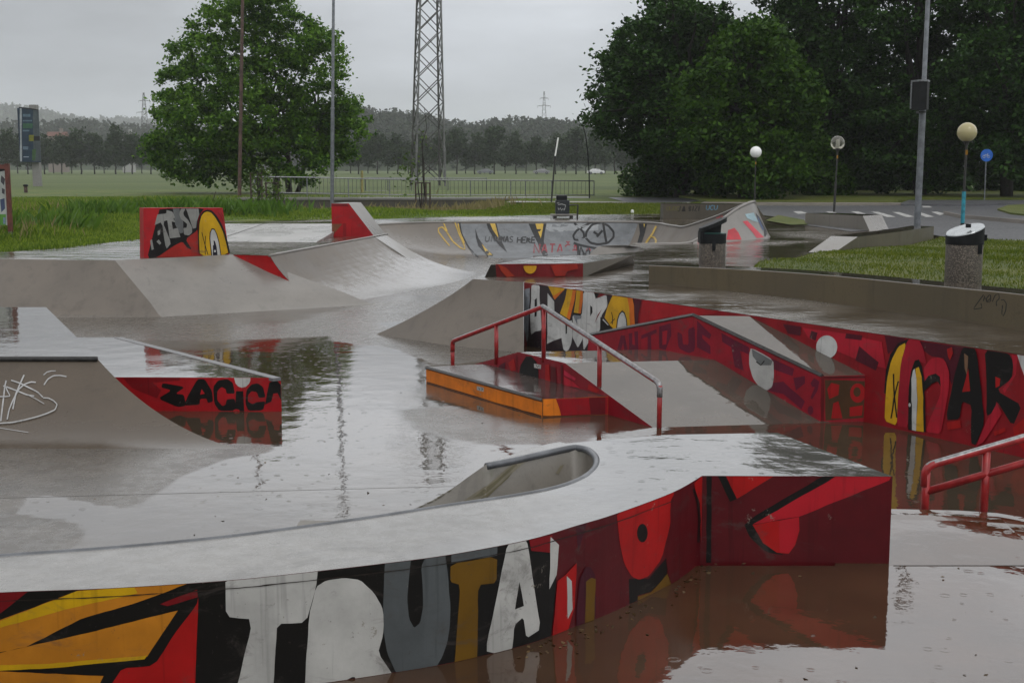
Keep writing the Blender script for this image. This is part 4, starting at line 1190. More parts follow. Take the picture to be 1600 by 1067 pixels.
def wedge(name, label, A_, B_, C_, D_, h0_, h1_, ins, mats):
    o_ = thing(name, ((A_[0] + C_[0]) / 2, (A_[1] + C_[1]) / 2, 0), label, "wall")
    A_, B_, C_, D_ = [Vector((*q, 0)) for q in (A_, B_, C_, D_)]
    tb_ = B_ + (A_ - B_).normalized() * ins; tc = C_ + (D_ - C_).normalized() * ins
    up0, up1 = Vector((0, 0, h0_)), Vector((0, 0, h1_)); dn_ = Vector((0, 0, -.1))
    V = [A_ + dn_, B_ + dn_, C_ + dn_, D_ + dn_, A_ + up0, tb_ + up1, tc + up1, D_ + up0]
    mb = MB(); mb.add(V, [(0, 1, 5, 4), (2, 3, 7, 6), (3, 0, 4, 7)], 0); mb.add(V, [(4, 5, 6, 7)], 1); mb.add(V, [(1, 2, 6, 5)], 2)
    mb.build("block", mats, o_)
    return o_
wedge("concrete_block", "low grey concrete block with a pale sloping end, in front of the zebra crossing", (8.9, 39.0), (9.72, 34.7), (10.5, 35.6), (9.8, 39.3), .33, .39, .55, [concrete("grey_block", (.15, .135, .115), .5, .4), M["ramp_top"], M["pale"]])
lw = wedge("low_wall", "long low concrete wall with dark scrawled writing behind the bowl, pale sloping end at right", (5.12, 43.5), (8.62, 43.3), (8.75, 44.2), (5.12, 44.4), .49, .47, .42, [concrete("old_wall", (.058, .048, .032), .6, .5), M["ramp_top"], M["pale"]])  # sloping end takes a paler concrete, the sky's reflection put into its colour
w15 = Wall([(5.12, 43.5), (8.62, 43.3)], 0, .49)
lwp = word("JA", 1058, 322, 5, 8.5, 7.5, INK, 1.4, 1) + word("BIZI", 1076, 322, 3.6, 8, 4.6, INK, 1.6, 1) + word("UCU", 1103, 321, 5, 7, 6.2, (84, 120, 140), 1.4, 1) + word("OUOC", 1041, 323, 5, 6, 5, (96, 92, 44), 1.0, 1)
w15.paint(lwp, "scribble", lw)

# ================================================================== 15 floors and decks
def inpoly(X, Yv, poly):
    c = np.zeros(X.shape, bool); n = len(poly); j = n - 1
    for i in range(n):
        xi, yi = poly[i][:2]; xj, yj = poly[j][:2]
        c ^= ((yi > Yv) != (yj > Yv)) & (X < (xj - xi) * (Yv - yi) / ((yj - yi) if yj != yi else 1e-9) + xi)
        j = i
    return c
def polydist(X, Yv, poly):
    d = np.full(X.shape, 1e9); n = len(poly)
    for i in range(n):
        a = poly[i]; b = poly[(i + 1) % n]; ex, ey = b[0] - a[0], b[1] - a[1]
        t = np.clip(((X - a[0]) * ex + (Yv - a[1]) * ey) / (ex * ex + ey * ey + 1e-12), 0, 1)
        d = np.minimum(d, np.hypot(X - a[0] - t * ex, Yv - a[1] - t * ey))
    return d
def sheet_grid(name, x0, x1, y0, y1, st, z, mat):
    xs = np.arange(x0, x1 + st / 2, st); ys = np.arange(y0, y1 + st / 2, st)
    X, Yv = np.meshgrid(xs, ys); nx_, ny_ = len(xs), len(ys)
    V = np.stack([X.ravel(), Yv.ravel(), np.full(X.size, z)], 1)
    i = np.arange(nx_ - 1)[None, :] + np.arange(ny_ - 1)[:, None] * nx_
    F = np.stack([i.ravel(), (i + 1).ravel(), (i + 1 + nx_).ravel(), (i + nx_).ravel()], 1)
    o_ = np_mesh(name, V, F, mat); return o_, X.ravel(), Yv.ravel()
fl, X, Yv = sheet_grid("skatepark_floor", -14, 8, 4.5, 40.8, .14, FL, M["floor"])
tag(fl, kind="structure")
wet = np.full(X.shape, .42)
def zone(pts, val, soft=.5, z=FL):
    global wet
    q = [xy(px, py, z) for px, py in pts]
    d = polydist(X, Yv, q) / soft; ins = inpoly(X, Yv, q)
    k_ = np.where(ins, 1.0, np.clip(1 - d, 0, 1)); k_ = k_ * k_ * (3 - 2 * k_)
    wet = wet * (1 - k_) + val * k_
zone([(-900, 690), (390, 703), (330, 712), (250, 742), (160, 800), (70, 805), (60, 850), (0, 870), (-900, 900)], -.75, .35)
zone([(60, 775), (190, 800), (130, 812), (40, 800)], .5, .2)
zone([(-500, 492), (290, 494), (420, 480), (560, 500), (520, 520), (330, 530), (100, 530), (-500, 540)], -.12, .6)
zone([(500, 470), (740, 440), (740, 455), (600, 500), (480, 500)], -.05, .8)
zone([(560, 505), (700, 540), (820, 555), (700, 566), (640, 545), (540, 530)], -.5, .3)
zone([(640, 642), (700, 640), (840, 662), (930, 662), (900, 690), (760, 690), (660, 668)], .02, .25)
zone([(600, 420), (760, 400), (740, 436), (640, 455)], -.2, 1.0)
at = fl.data.attributes.new("wet", "FLOAT", "POINT"); at.data.foreach_set("value", wet.astype(np.float32))

nf = MB()
E1 = [P(1250, 799, NF), P(1392, 800.5, NF), P(1500, 803, NF), P(1560, 807, NF), P(1650, 832, NF), P(1800, 900, NF)]
for p in E1: p.z = NF + .07
E1 = [P(px, py, NF + .07) for px, py in ((1250, 799), (1392, 800.5), (1500, 803), (1560, 807), (1650, 822), (1800, 850))]
SY = P(1396, 883.5, NF).y
nfp = [(-6, 3.5), (9, 3.5), (9, SY), (1.2, SY), (-6, 6.9)]
tri = tessellate_polygon([[Vector((*q, 0)) for q in nfp]])
nf.add([(x, y, NF) for x, y in nfp], [t for t in tri])
lo = [(p.x + .1, p.y + .45, FL - .01) for p in E1]
s0_ = [(p.x, SY, NF) for p in E1]
rows_ = [s0_]
for t_ in (.25, .5, .7, .85, .95, 1.0):
    zf_ = t_ * (1.12 - .12 * t_) if t_ < .9 else 1 - (1 - t_) ** 2 * 2
    rows_.append([(a_[0], a_[1] + (p.y - a_[1]) * t_, NF + .07 * zf_) for a_, p in zip(s0_, E1)])
nf.grid(rows_)
nf.grid([rows_[-1], [(p.x + .02, p.y + .08, NF + .075) for p in E1], [(p.x + .05, p.y + .2, NF + .02) for p in E1], lo])
o_ = tag(nf.build("near_floor", M["near_floor"]), kind="structure")
for p in o_.data.polygons:
    if p.normal.z < 0: p.flip()
# expansion joints
jt = simple("joint_dirt", (.03, .026, .022), .6)
mb = MB(); a, b = P(1396, 883.5, NF), P(1750, 883, NF); mb.box(((a.x + b.x) / 2, a.y, NF + .0005), (b.x - a.x, .007, .004))
tag(mb.build("floor_joint", jt), kind="structure")
for a_, b_, zz in (((-9, 18.4), (.1, 18.0), FL), ((-6, 9.9), (-.4, 10.5), FL), ((2.2, 18.9), (.7, 18.2), 0), ((4.4, 15.0), (3.2, 14.35), 0), ((5.6, 12.6), (4.1, 12.55), 0), ((3.2, 24.0), (3.4, 18.6), 0)):
    a_, b_ = Vector(a_), Vector(b_); e_ = (b_ - a_).normalized(); n_ = Vector((-e_.y, e_.x)) * .0035
    mb = MB(); mb.add([(*(a_ - n_), zz + .0012), (*(b_ - n_), zz + .0012), (*(b_ + n_), zz + .0012), (*(a_ + n_), zz + .0012)], [(0, 1, 2, 3)])
    tag(mb.build("floor_joint", jt), kind="structure")

dk = [(-.60, 19.67), (.18, 19.13)] + [tuple(JA + JD * s_) for s_ in (0.01, 4, 8, 12.6)] + [(14, JE.y), (14, 20), (11, 30), (9.6, 38), (9.0, 46.5), (8, 47.6), (5.6, 47.6), (1, 46.2), (-2.2, 44.7), (-4.25, 42.9), (-9.3, 41.3), (-9.05, 36), (-8.9, 30.9), (-9.6, 27.5), (-10.6, 25.7), (-13, 25.0), (-15, 24.8),
      (-15, 24.3), (-9.6, 23.98), (-7.34, 23.65), (-5.42, 25.35), (-5.5, 25.27), tuple(q0.xy), tuple(q2.xy)]
dk += [tuple(p.xy) for p in topb[:-1]] + [(2.7, 28.5), (1.97, 28.14), (1.95, 28.08), (2.45, 28.2), (2.75, 27.7), (2.78, 26.9), (2.68, 26.2), (2.3, 25.8), (1.7, 25.2), (1.25, 24.6), (.9, 23.8), (-.35, 21)]
mb = MB(); tri = tessellate_polygon([[Vector((*q, 0)) for q in dk]])
mb.add([(x, y, 0) for x, y in dk], [t for t in tri])
deck = mb.build("upper_deck", M["deck"]); tag(deck, kind="structure")
for p in deck.data.polygons:
    if p.normal.z < 0: p.flip()
# flat bank on the left deck
fbk = thing("launch_ramp", (-6, 33, 0), "broad pale wet ramp rising gently between the yellow eye wall and the red extension", "skate ramp")
a = [P(352, 377, .006), P(640, 377, .006)]; 
mb = MB(); yb = 34.0; zz = 1.7 - 86.5 * 34 / 2000
l0, l1 = Vector((-8.2, 29.9, .0)), Vector((-4.5, 29.4, .0)); u0, u1 = Vector((-8.6, yb, zz)), Vector((-4.35, yb, zz)); 
V_ = [l0, l1, u1, u0, Vector((-8.6, yb + 1.2, -.02)), Vector((-4.35, yb + 1.2, -.02)), Vector((-8.4, 32, -.02)), Vector((-4.4, 32, -.02))]
mb.add(V_, [(0, 1, 2, 3), (3, 2, 5, 4), (0, 3, 4), (1, 5, 2)])
mb.build("slope", concrete("launch_concrete", (.34, .335, .325), .3, .2), fbk)
sa, sb = l0.lerp(l1, .33) + Vector((0, -.0, .003)), u0.lerp(u1, .48) + Vector((0, 0, .003))
mb = MB(); mb.add([sa, sa + Vector((.03, 0, 0)), sb + Vector((.03, 0, 0)), sb], [(0, 1, 2, 3)]); mb.build("joint", jt, fbk)
# ================================================================== 16 ground
def smooth(x, a, b):
    t = np.clip((x - a) / (b - a), 0, 1); return t * t * (3 - 2 * t)
park = [(-15.5, 3), (14, 3), (13.5, 20), (10.4, 30), (9.1, 38), (8.4, 46), (1, 45.5), (-2, 44), (-4, 42.2), (-8.8, 40.6), (-8.4, 36), (-8.2, 30.9), (-8.9, 27.8), (-10.2, 26.4), (-13, 25.4), (-16, 25.2)]
def gz(X, Yv):
    X = np.asarray(X, float); Yv = np.asarray(Yv, float)
    z = np.full(X.shape, -.02)
    dit = smooth(Yv, 48, 66) * (1 - smooth(Yv, 73.6, 74.2)) * smooth(X, -19, -14) * (1 - smooth(X, -4, 1))
    z = z - .95 * dit
    wav = .06 * np.sin(X * .55 + 1.3) * np.cos(Yv * .43) + .04 * np.sin(X * 1.3 + Yv * .9)
    z = z + wav * smooth(Yv, 28, 40) * (1 - smooth(Yv, 68, 73)) * (1 - smooth(X, -5, 2)) 
    return z
def axis(lo, hi, a, b, st, grow=1.25):
    v = list(np.arange(a, b + st / 2, st)); s_ = st; x = b
    while x < hi: s_ *= grow; x += s_; v.append(min(x, hi))
    s_ = st; x = a; pre = []
    while x > lo: s_ *= grow; x -= s_; pre.append(max(x, lo))
    return np.array(pre[::-1] + v)
xs = axis(-4000, 4000, -32, 32, .5); ys = axis(-60, 6000, -4, 100, .5)
X, Yv = np.meshgrid(xs, ys); Zv = gz(X, Yv)
Zv = np.where(inpoly(X, Yv, park), -1.5, Zv)
nx_, ny_ = len(xs), len(ys)
i = np.arange(nx_ - 1)[None, :] + np.arange(ny_ - 1)[:, None] * nx_
F = np.stack([i.ravel(), (i + 1).ravel(), (i + 1 + nx_).ravel(), (i + nx_).ravel()], 1)
k = NT("meadow_ground")
sepp = k.n("ShaderNodeSeparateXYZ"); k.l(k.pos, sepp.inputs[0])
near_c = k.mix(k.ramp(k.noise(.5, 5, .65), .35, .65), (.055, .10, .014), (.115, .135, .03))
near_c = k.mix(k.ramp(k.noise(7, 4, .7), .5, .8, 0, .6), near_c, (.035, .055, .01))
far_c = k.mix(k.ramp(k.noise(.05, 5, .6, stretch=(.35, 1, 1)), .35, .65), (.054, .082, .017), (.078, .105, .025))
far_c = k.mix(k.ramp(k.noise(1.2, 4, .7), .4, .8, 0, .35), far_c, (.055, .075, .022))
col = k.mix(k.ramp(sepp.outputs[1], 96, 104), near_c, far_c)
k.out(col, .8, k.bump(k.noise(12, 4, .7), .8, .04), 1.35)
M["ground"] = k.m
tag(np_mesh("ground", np.stack([X.ravel(), Yv.ravel(), Zv.ravel()], 1), F, M["ground"]), kind="structure")

# lawn on the right
lawn = [(3.5, 18.6), (3.75, 19.5), (4.4, 20.9), (5.1, 22.4), (5.8, 24.0), (6.3, 25.2), (7.6, 26.7), (9.0, 28.6), (9.9, 30.0), (10.5, 31.5), (11.3, 30.5), (12.4, 29.2), (14.5, 27), (20, 22), (20, 8), (7.6, 8.5), (6.95, 10.4), (5.86, 13.45), (5.48, 14.3), (5.02, 15.2), (4.45, 16.35), (3.84, 17.4)]
def lz(X, Yv):
    return .27 - .25 * smooth(np.asarray(Yv, float), 17.5, 29) + .02 * np.sin(np.asarray(X) * 1.7 + Yv)
bm = bmesh.new()
vs = [bm.verts.new((x, y, 0)) for x, y in lawn]; 
for t in tessellate_polygon([[Vector((*q, 0)) for q in lawn]]): bm.faces.new([vs[j] for j in t])
for c in np.arange(3.8, 20, .6): bmesh.ops.bisect_plane(bm, geom=bm.verts[:] + bm.edges[:] + bm.faces[:], plane_co=(c, 0, 0), plane_no=(1, 0, 0))
for c in np.arange(8.6, 31.5, .6): bmesh.ops.bisect_plane(bm, geom=bm.verts[:] + bm.edges[:] + bm.faces[:], plane_co=(0, c, 0), plane_no=(0, 1, 0))
bmesh.ops.recalc_face_normals(bm, faces=bm.faces)
edge_low = []
for v in bm.verts: v.co.z = float(lz(v.co.x, v.co.y))
if sum(f.normal.z for f in bm.faces) < 0: bmesh.ops.reverse_faces(bm, faces=bm.faces)
be = [e for e in bm.edges if e.is_boundary]
ret = bmesh.ops.extrude_edge_only(bm, edges=be)
for v in [g for g in ret["geom"] if isinstance(g, bmesh.types.BMVert)]: v.co.z -= .5
me = bpy.data.meshes.new("lawn"); bm.to_mesh(me); bm.free()
k = NT("lawn_ground")
c_ = k.mix(k.ramp(k.noise(.8, 5, .65), .35, .65), (.055, .078, .009), (.098, .108, .02))
c_ = k.mix(k.ramp(k.noise(14, 4, .7), .45, .8, 0, .6), c_, (.03, .042, .006))
k.out(c_, .75, k.bump(k.noise(30, 4, .7), .8, .03), 1.35); me.materials.append(k.m)
lo_ = bpy.data.objects.new("lawn", me); COL.objects.link(lo_); tag(lo_, kind="structure")

# ---- grass blades
def blades(name, XY, Z0, h, w, mat, lean=.5):
    n = len(XY)
    h = h * R.uniform(.55, 1.25, n); a = R.uniform(0, 2 * np.pi, n); b = R.uniform(0, 2 * np.pi, n)
    le = R.uniform(.1, 1, n) * lean * h
    dx, dy = np.cos(a) * w / 2, np.sin(a) * w / 2
    V = np.zeros((n, 4, 3), np.float32)
    V[:, 0] = np.stack([XY[:, 0] - dx, XY[:, 1] - dy, Z0 - .02], 1); V[:, 1] = np.stack([XY[:, 0] + dx, XY[:, 1] + dy, Z0 - .02], 1)
    mx, my = np.cos(b) * le * .35, np.sin(b) * le * .35
    V[:, 2] = np.stack([XY[:, 0] + dx * .8 + mx, XY[:, 1] + dy * .8 + my, Z0 + h * .6], 1)
    V[:, 3] = np.stack([XY[:, 0] + np.cos(b) * le, XY[:, 1] + np.sin(b) * le, Z0 + h], 1)
    base = (np.arange(n) * 4)[:, None]
    F = np.concatenate([base + [0, 1, 2], base + [0, 2, 3]], 1).reshape(-1, 3)
    return np_mesh(name, V.reshape(-1, 3), F, mat)
def pnoise(x, y, seed=0):
    s_ = 0
    for q in range(5):
        f = .13 * 1.9 ** q; s_ = s_ + np.sin(x * f * 1.3 + seed * 3.1 + q * 1.7 + 1.5 * np.sin(y * f * .7 + q)) * np.cos(y * f + seed + q * 2.3) / 1.3 ** q
    return s_ / 2.2
GM = leafmat("grass_blades", (.06, .115, .010), (.19, .26, .030), .6, .3, .35)
GM2 = leafmat("lawn_blades", (.055, .09, .007), (.14, .165, .018), .6, .3, .8)
GM3 = leafmat("dry_stems", (.17, .15, .06), (.24, .2, .10), .6, .2, .5)
n = 150000
yy = 25 + 50 * R.random(n * 3) ** 1.25; xx = -.48 * yy + (.52 * yy) * R.random(n * 3) * 1.0
keep = (~inpoly(xx, yy, [(q[0], q[1]) for q in dk])) & (~inpoly(xx, yy, park)) & (xx < 4.5) & (xx > -36)
xx, yy = xx[keep][:n], yy[keep][:n]
edge = polydist(xx, yy, dk)
pn = pnoise(xx, yy)
mown = (1 - smooth(edge, 1.2, 3.2))
rightmown = smooth(xx, -3.0, 1.0)
hh = .85 * (.13 + .22 * np.clip(pn + .35, 0, 1.2)) * (1 - .72 * np.maximum(mown, rightmown)) * (1 - .45 * smooth(yy, 55, 70))
tag(blades("tall_grass", np.stack([xx, yy], 1), gz(xx, yy), hh, .028, GM, .7), kind="stuff")
n = 9000
sel = R.random(len(xx)) < np.clip((pn - .15) * .12, 0, .07) * (1 - mown) * (1 - rightmown)
tag(blades("seed_stems", np.stack([xx[sel], yy[sel]], 1), gz(xx[sel], yy[sel]), hh[sel] + .18, .009, GM3, .35), kind="stuff")
# dry tuft zone by the culvert
n = 5000
dx_, dy_ = R.normal(-4.5, 1.8, n), R.normal(62, 3.2, n)
tag(blades("dry_grass", np.stack([dx_, dy_], 1), gz(dx_, dy_), np.full(n, .5), .03, GM3, .6), kind="stuff")
# broad leaved weeds in the tall grass
n = 5200
cx = np.concatenate([R.normal(a_, b_, 260) for a_, b_ in zip(R.uniform(-16, -6, 20), R.uniform(.4, 1.2, 20))]); cyy = np.concatenate([R.normal(a_, b_, 260) for a_, b_ in zip(R.uniform(33, 60, 20), R.uniform(.4, 1.1, 20))])
ok = (polydist(cx, cyy, dk) > 2.5) & ~inpoly(cx, cyy, dk) & ~inpoly(cx, cyy, park)
cx, cyy = cx[ok], cyy[ok]
tag(blades("weeds", np.stack([cx, cyy], 1), gz(cx, cyy), np.full(len(cx), .55), .09, leafmat("weed_leaves", (.045, .10, .012), (.09, .17, .02), .45, .25), .8), kind="stuff")
n = 60000
lx = R.uniform(3.4, 14, n * 2); ly = R.uniform(11, 31.5, n * 2)
kp = inpoly(lx, ly, lawn); lx, ly = lx[kp][:n], ly[kp][:n]
tag(blades("lawn_grass", np.stack([lx, ly], 1), lz(lx, ly), np.full(len(lx), .042) * (1 + .5 * pnoise(lx * 3, ly * 3, 2)), .011, GM2, 1.0), kind="stuff")
# far band of mown grass behind the park at right
n = 26000
bx = R.uniform(-2, 9, n); by = R.uniform(47.5, 62, n)
tag(blades("verge_grass", np.stack([bx, by], 1), gz(bx, by), np.full(n, .07), .03, GM2, 1.0), kind="stuff")

# ================================================================== 17 road, path, crossing
def flat(name, pts, z, mat, h=None, kind="structure"):
    mb = MB(); q = [P(px, py, 0) for px, py in pts]
    if h is None:
        tri = tessellate_polygon([[Vector((p.x, p.y, 0)) for p in q]]); mb.add([(p.x, p.y, z) for p in q], [t for t in tri])
    else: mb.prism([(p.x, p.y) for p in q], z - .3, z)
    o_ = mb.build(name, mat)
    if h is None:
        for p in o_.data.polygons:
            if p.normal.z < 0: p.flip()
    if kind: o_["kind"] = kind
    return o_
flat("road", [(1215, 339.5), (1258, 352), (1330, 362), (1400, 358), (1470, 369.5), (1530, 373), (1600, 377), (1700, 384), (2000, 400), (2000, 335), (1640, 322), (1490, 321), (1380, 321.5), (1260, 322), (1100, 321), (1080, 324), (1140, 330)], .006, M["asphalt"])
flat("path", [(950, 309), (985, 317.5), (1040, 320), (1100, 324), (1110, 320.5), (1075, 316), (1120, 312), (1060, 309.5), (1000, 308.5)], .004, M["asphalt"])
flat("path", [(800, 314.2), (985, 315.4), (985, 317.2), (790, 316.2)], .003, M["kerb"])
LAWNM = bpy.data.materials["lawn_ground"]
vg = flat("verge", [(1085, 312), (1105, 318.5), (1260, 319.5), (1405, 319.5), (1400, 316), (1440, 314), (1700, 314), (1700, 300), (1000, 300)], .12, LAWNM, .3)
flat("verge", [(1558, 333), (1575, 326.5), (1640, 323), (1900, 326), (1900, 350), (1640, 346), (1580, 340)], .16, LAWNM, .3)
flat("verge", [(1196, 346), (1216, 337.5), (1256, 345), (1262, 352.5), (1236, 353)], .03, LAWNM)
flat("kerb", [(1100, 318.8), (1260, 319.8), (1408, 320), (1408, 321.4), (1260, 321.4), (1095, 320.6)], .10, M["kerb"], .3)
flat("pavement", [(1408, 320), (1420, 315.5), (1700, 315.5), (1700, 324), (1560, 321.5), (1500, 322.6), (1408, 322)], .09, M["asphalt"], .3)
flat("traffic_island", [(1476, 335.5), (1500, 329), (1560, 324), (1640, 321), (1700, 321), (1900, 322), (1900, 364), (1640, 352.5), (1560, 346), (1500, 341)], .10, M["asphalt"], .3)
flat("kerb", [(1474, 335.6), (1500, 341.5), (1560, 346.8), (1640, 353.4), (1900, 366), (1900, 364.2), (1640, 352.7), (1560, 346.2), (1500, 341.1), (1477, 335.6)], .125, M["kerb"], .3)
for st in ([(1239, 331), (1252, 330.6), (1262, 334), (1247, 335)], [(1329, 331), (1341, 331), (1353, 335), (1341, 335.4)], [(1361, 331.6), (1372, 331.6), (1400, 339.6), (1386, 340)], [(1394, 332), (1405, 332), (1429, 339.4), (1416, 340)], [(1427, 332.4), (1437, 332.2), (1460, 339.4), (1447, 340)], [(1455, 331.8), (1464, 331.2), (1478, 335), (1468, 337)], [(1290, 331), (1301, 331), (1311, 334.4), (1299, 335)]):
    flat("road_marking", st, .012, M["mark"])
flat("road_marking", [(1440, 322.6), (1452, 322.4), (1457, 324.6), (1443, 325)], .012, M["mark"])
flat("road_marking", [(1068, 319.4), (1073, 316.4), (1078, 316.4), (1076, 319), (1095, 321.2), (1090, 321.8)], .012, M["mark"])

# ================================================================== 18 bins, bench
k2 = NT("pebble_concrete")
vo = k2.n("ShaderNodeTexVoronoi"); k2.l(k2.pos, vo.inputs["Vector"]); vo.inputs["Scale"].default_value = 85
sp_ = k2.n("ShaderNodeSeparateColor"); k2.l(vo.outputs["Color"], sp_.inputs[0])
cr = k2.mix(k2.ramp(sp_.outputs[0], .3, .9), (.05, .04, .03), (.17, .14, .11))
cr = k2.mix(k2.ramp(vo.outputs["Distance"], .5, .7), cr, (.04, .032, .025))
k2.out(cr, .4, k2.bump(vo.outputs["Distance"], .6, -.01), 1.5); M["pebble"] = k2.m
def bin_(px, py0, z0, y, r, label, open_=False):
    c = Y(px, py0, y); c.z = z0
    b_ = thing("litter_bin", tuple(c), label, "litter bin", "round pebble concrete litter bins")
    H = .58
    mb = MB(); mb.lathe(c, [(0, 0), (r * .97, 0), (r, .02), (r, H - .02), (r * .985, H), (0, H)], 32); mb.build("drum", M["pebble"], b_, smooth="auto")
    R2 = r * 1.03
    mb = MB(); ring_b, ring_l, ring_t = [], [], []
    for i in range(33):
        a = 2 * math.pi * i / 32
        x, y_ = R2 * math.cos(a), R2 * math.sin(a)
        pass
        ring_b.append((c.x + x, c.y + y_, c.z + H - .02)); ring_t.append((c.x + x, c.y + y_, c.z + H + (.145 + .062 * x / R2 + .03 * y_ / R2 if not open_ else .13)))
    mb.grid([ring_b, ring_t]); mb.build("collar", M["black"], b_, smooth="auto")
    if open_:
        mb = MB(); mb.lathe(c + Vector((0, 0, H + .10)), [(R2 * .98, 0), (R2 * 1.0, .025), (R2 * .9, .04), (0, .04)], 32); mb.build("inner_rim", simple("green_plastic", (.01, .055, .045), .3), b_, smooth="auto")
        mb = MB()
        for k_ in range(2):
            pass
        ring0, ring1 = [], []
        for i in range(33):
            a = 2 * math.pi * i / 32; x, y_ = R2 * 1.03 * math.cos(a), R2 * 1.03 * math.sin(a); t = (x / R2 + 1) / 2
            ring0.append((c.x + x, c.y + y_, c.z + H + .15 + .16 * t)); ring1.append((c.x + x * .99, c.y + y_ * .99, c.z + H + .205 + .17 * t))
        mb.grid([ring0, ring1]); mb.v += []; b0_ = len(mb.v); mb.f.append(tuple(range(33, 65))); mb.m.append(0); mb.f.append(tuple(range(0, 32))[::-1]); mb.m.append(0)
        lid = mb.build("lid", M["black"], b_)
        wx = []
        mb = MB(); 
        pr = [(c.x - R2 * 1.0, H - .02), (c.x + R2 * .62, H - .02), (c.x + R2 * .48, H + .10), (c.x + R2 * .55, H + .28), (c.x - R2 * 1.0, H + .16)]
        mb.add([(x, c.y - R2 * .62, c.z + z) for x, z in pr] + [(x, c.y + R2 * .62, c.z + z) for x, z in pr], [(0, 1, 2, 3, 4), (9, 8, 7, 6, 5), (1, 6, 7, 2), (2, 7, 8, 3), (0, 4, 9, 5), (3, 8, 9, 4)])
        mb.build("hood", M["black"], b_)
    else:
        ring = [(q[0], q[1], q[2]) for q in ring_t[:32]]
        mb = MB(); ins = [((p[0] - c.x) * .97 + c.x, (p[1] - c.y) * .97 + c.y, p[2] + .012) for p in ring]
        mb.grid([ring + ring[:1], ins + ins[:1]]); mb.f.append(tuple(range(33, 65))); mb.m.append(0)
        mb.build("lid", simple("lid_metal", (.30, .32, .33), .22, .6, .15), b_)
        mb = MB(); mb.box((c.x + .01, c.y - .07, c.z + H + .20), (.055, .03, .045)); mb.build("hinge", M["black"], b_)
        mb = MB(); mb.box((c.x + R2 * .94, c.y - .03, c.z + H + .06), (.06, .1, .07)); mb.build("catch", M["black"], b_)
    mb = MB(); xo = .02 if open_ else r * .55
    yy_ = -math.sqrt(r * r - xo * xo); mb.box((c.x + xo - (.03 if open_ else 0), c.y + yy_ - .005, c.z + H - .06), (.05, .025, .13)); mb.build("lock", M["black"], b_)
    return b_
bin_(1112.5, 413, 0, 19.55, .2, "pebble concrete litter bin with black open hood, behind the low curved wall's left end", True)
b2o = bin_(1504, 447, .24, 15.2, .212, "pebble concrete litter bin with pale slanted lid, on the lawn behind the curved wall")
# dark bin with bench on the back deck
c = P(878, 341, 0)
db = thing("waste_bin", tuple(c), "dark square waste bin with white scribbles, standing behind a small bench on the back deck", "litter bin")
mb = MB(); bx0 = P(867.5, 335, 0); 
yb_ = c.y + .25; s_ = yb_ / 2000
x0, x1 = Y(868, 320, yb_).x, Y(890, 320, yb_).x; zt_ = Y(870, 313, yb_).z
mb.prism([(x0, yb_), (x1, yb_), (x1, yb_ + .42), (x0, yb_ + .42)], .05, zt_, 0); mb.build("body", simple("bin_green_black", (.012, .016, .018), .35), db, bevel=.02)
mb = MB(); mb.prism([(x0 + .03, yb_ + .03), (x1 - .08, yb_ + .03), (x1 - .08, yb_ + .36), (x0 + .03, yb_ + .36)], zt_ - .01, zt_ + .16, 0); mb.build("hood", M["black"], db, bevel=.03)
w16 = Wall([(x0, yb_), (x1, yb_)], .0, zt_)
w16.paint([(WHITE, ribbon(p, 1.1)) for p in ([(870, 318), (874, 316.5), (872, 320), (878, 319), (884, 321), (883, 324)], [(872, 325), (873, 328), (876, 325), (877, 329), (880, 326), (881, 329), (883, 325)])], "scribble", db)
bn = thing("bench", (c.x, c.y, 0), "small low bench with thin grey slab and dark angled arm beside the dark bin", "bench")
y0 = c.y - .1; x0b, x1b = Y(860, 336, y0).x, Y(901, 336, y0).x
mb = MB(); zsl = Y(880, 335, y0).z; mb.prism([(x0b, y0), (x1b, y0), (x1b, y0 + .3), (x0b, y0 + .3)], zsl - .05, zsl); mb.build("seat", M["pale"], bn, bevel=.01)
for q in (.18, .8):
    mb = MB(); xl = x0b + (x1b - x0b) * q; mb.prism([(xl - .06, y0 + .05), (xl + .06, y0 + .05), (xl + .06, y0 + .25), (xl - .06, y0 + .25)], -.02, zsl - .052); mb.build("leg", M["darksteel"], bn)
mb = MB(); xa, xb = Y(889, 320, y0 + .2).x, Y(903, 320, y0 + .2).x; za_ = Y(889, 320.5, y0 + .2).z
mb.tube([(xa, y0 + .2, za_), (xb, y0 + .2, za_), (xb - .02, y0 + .2, 0)], .035, 6); mb.build("arm", M["darksteel"], bn)

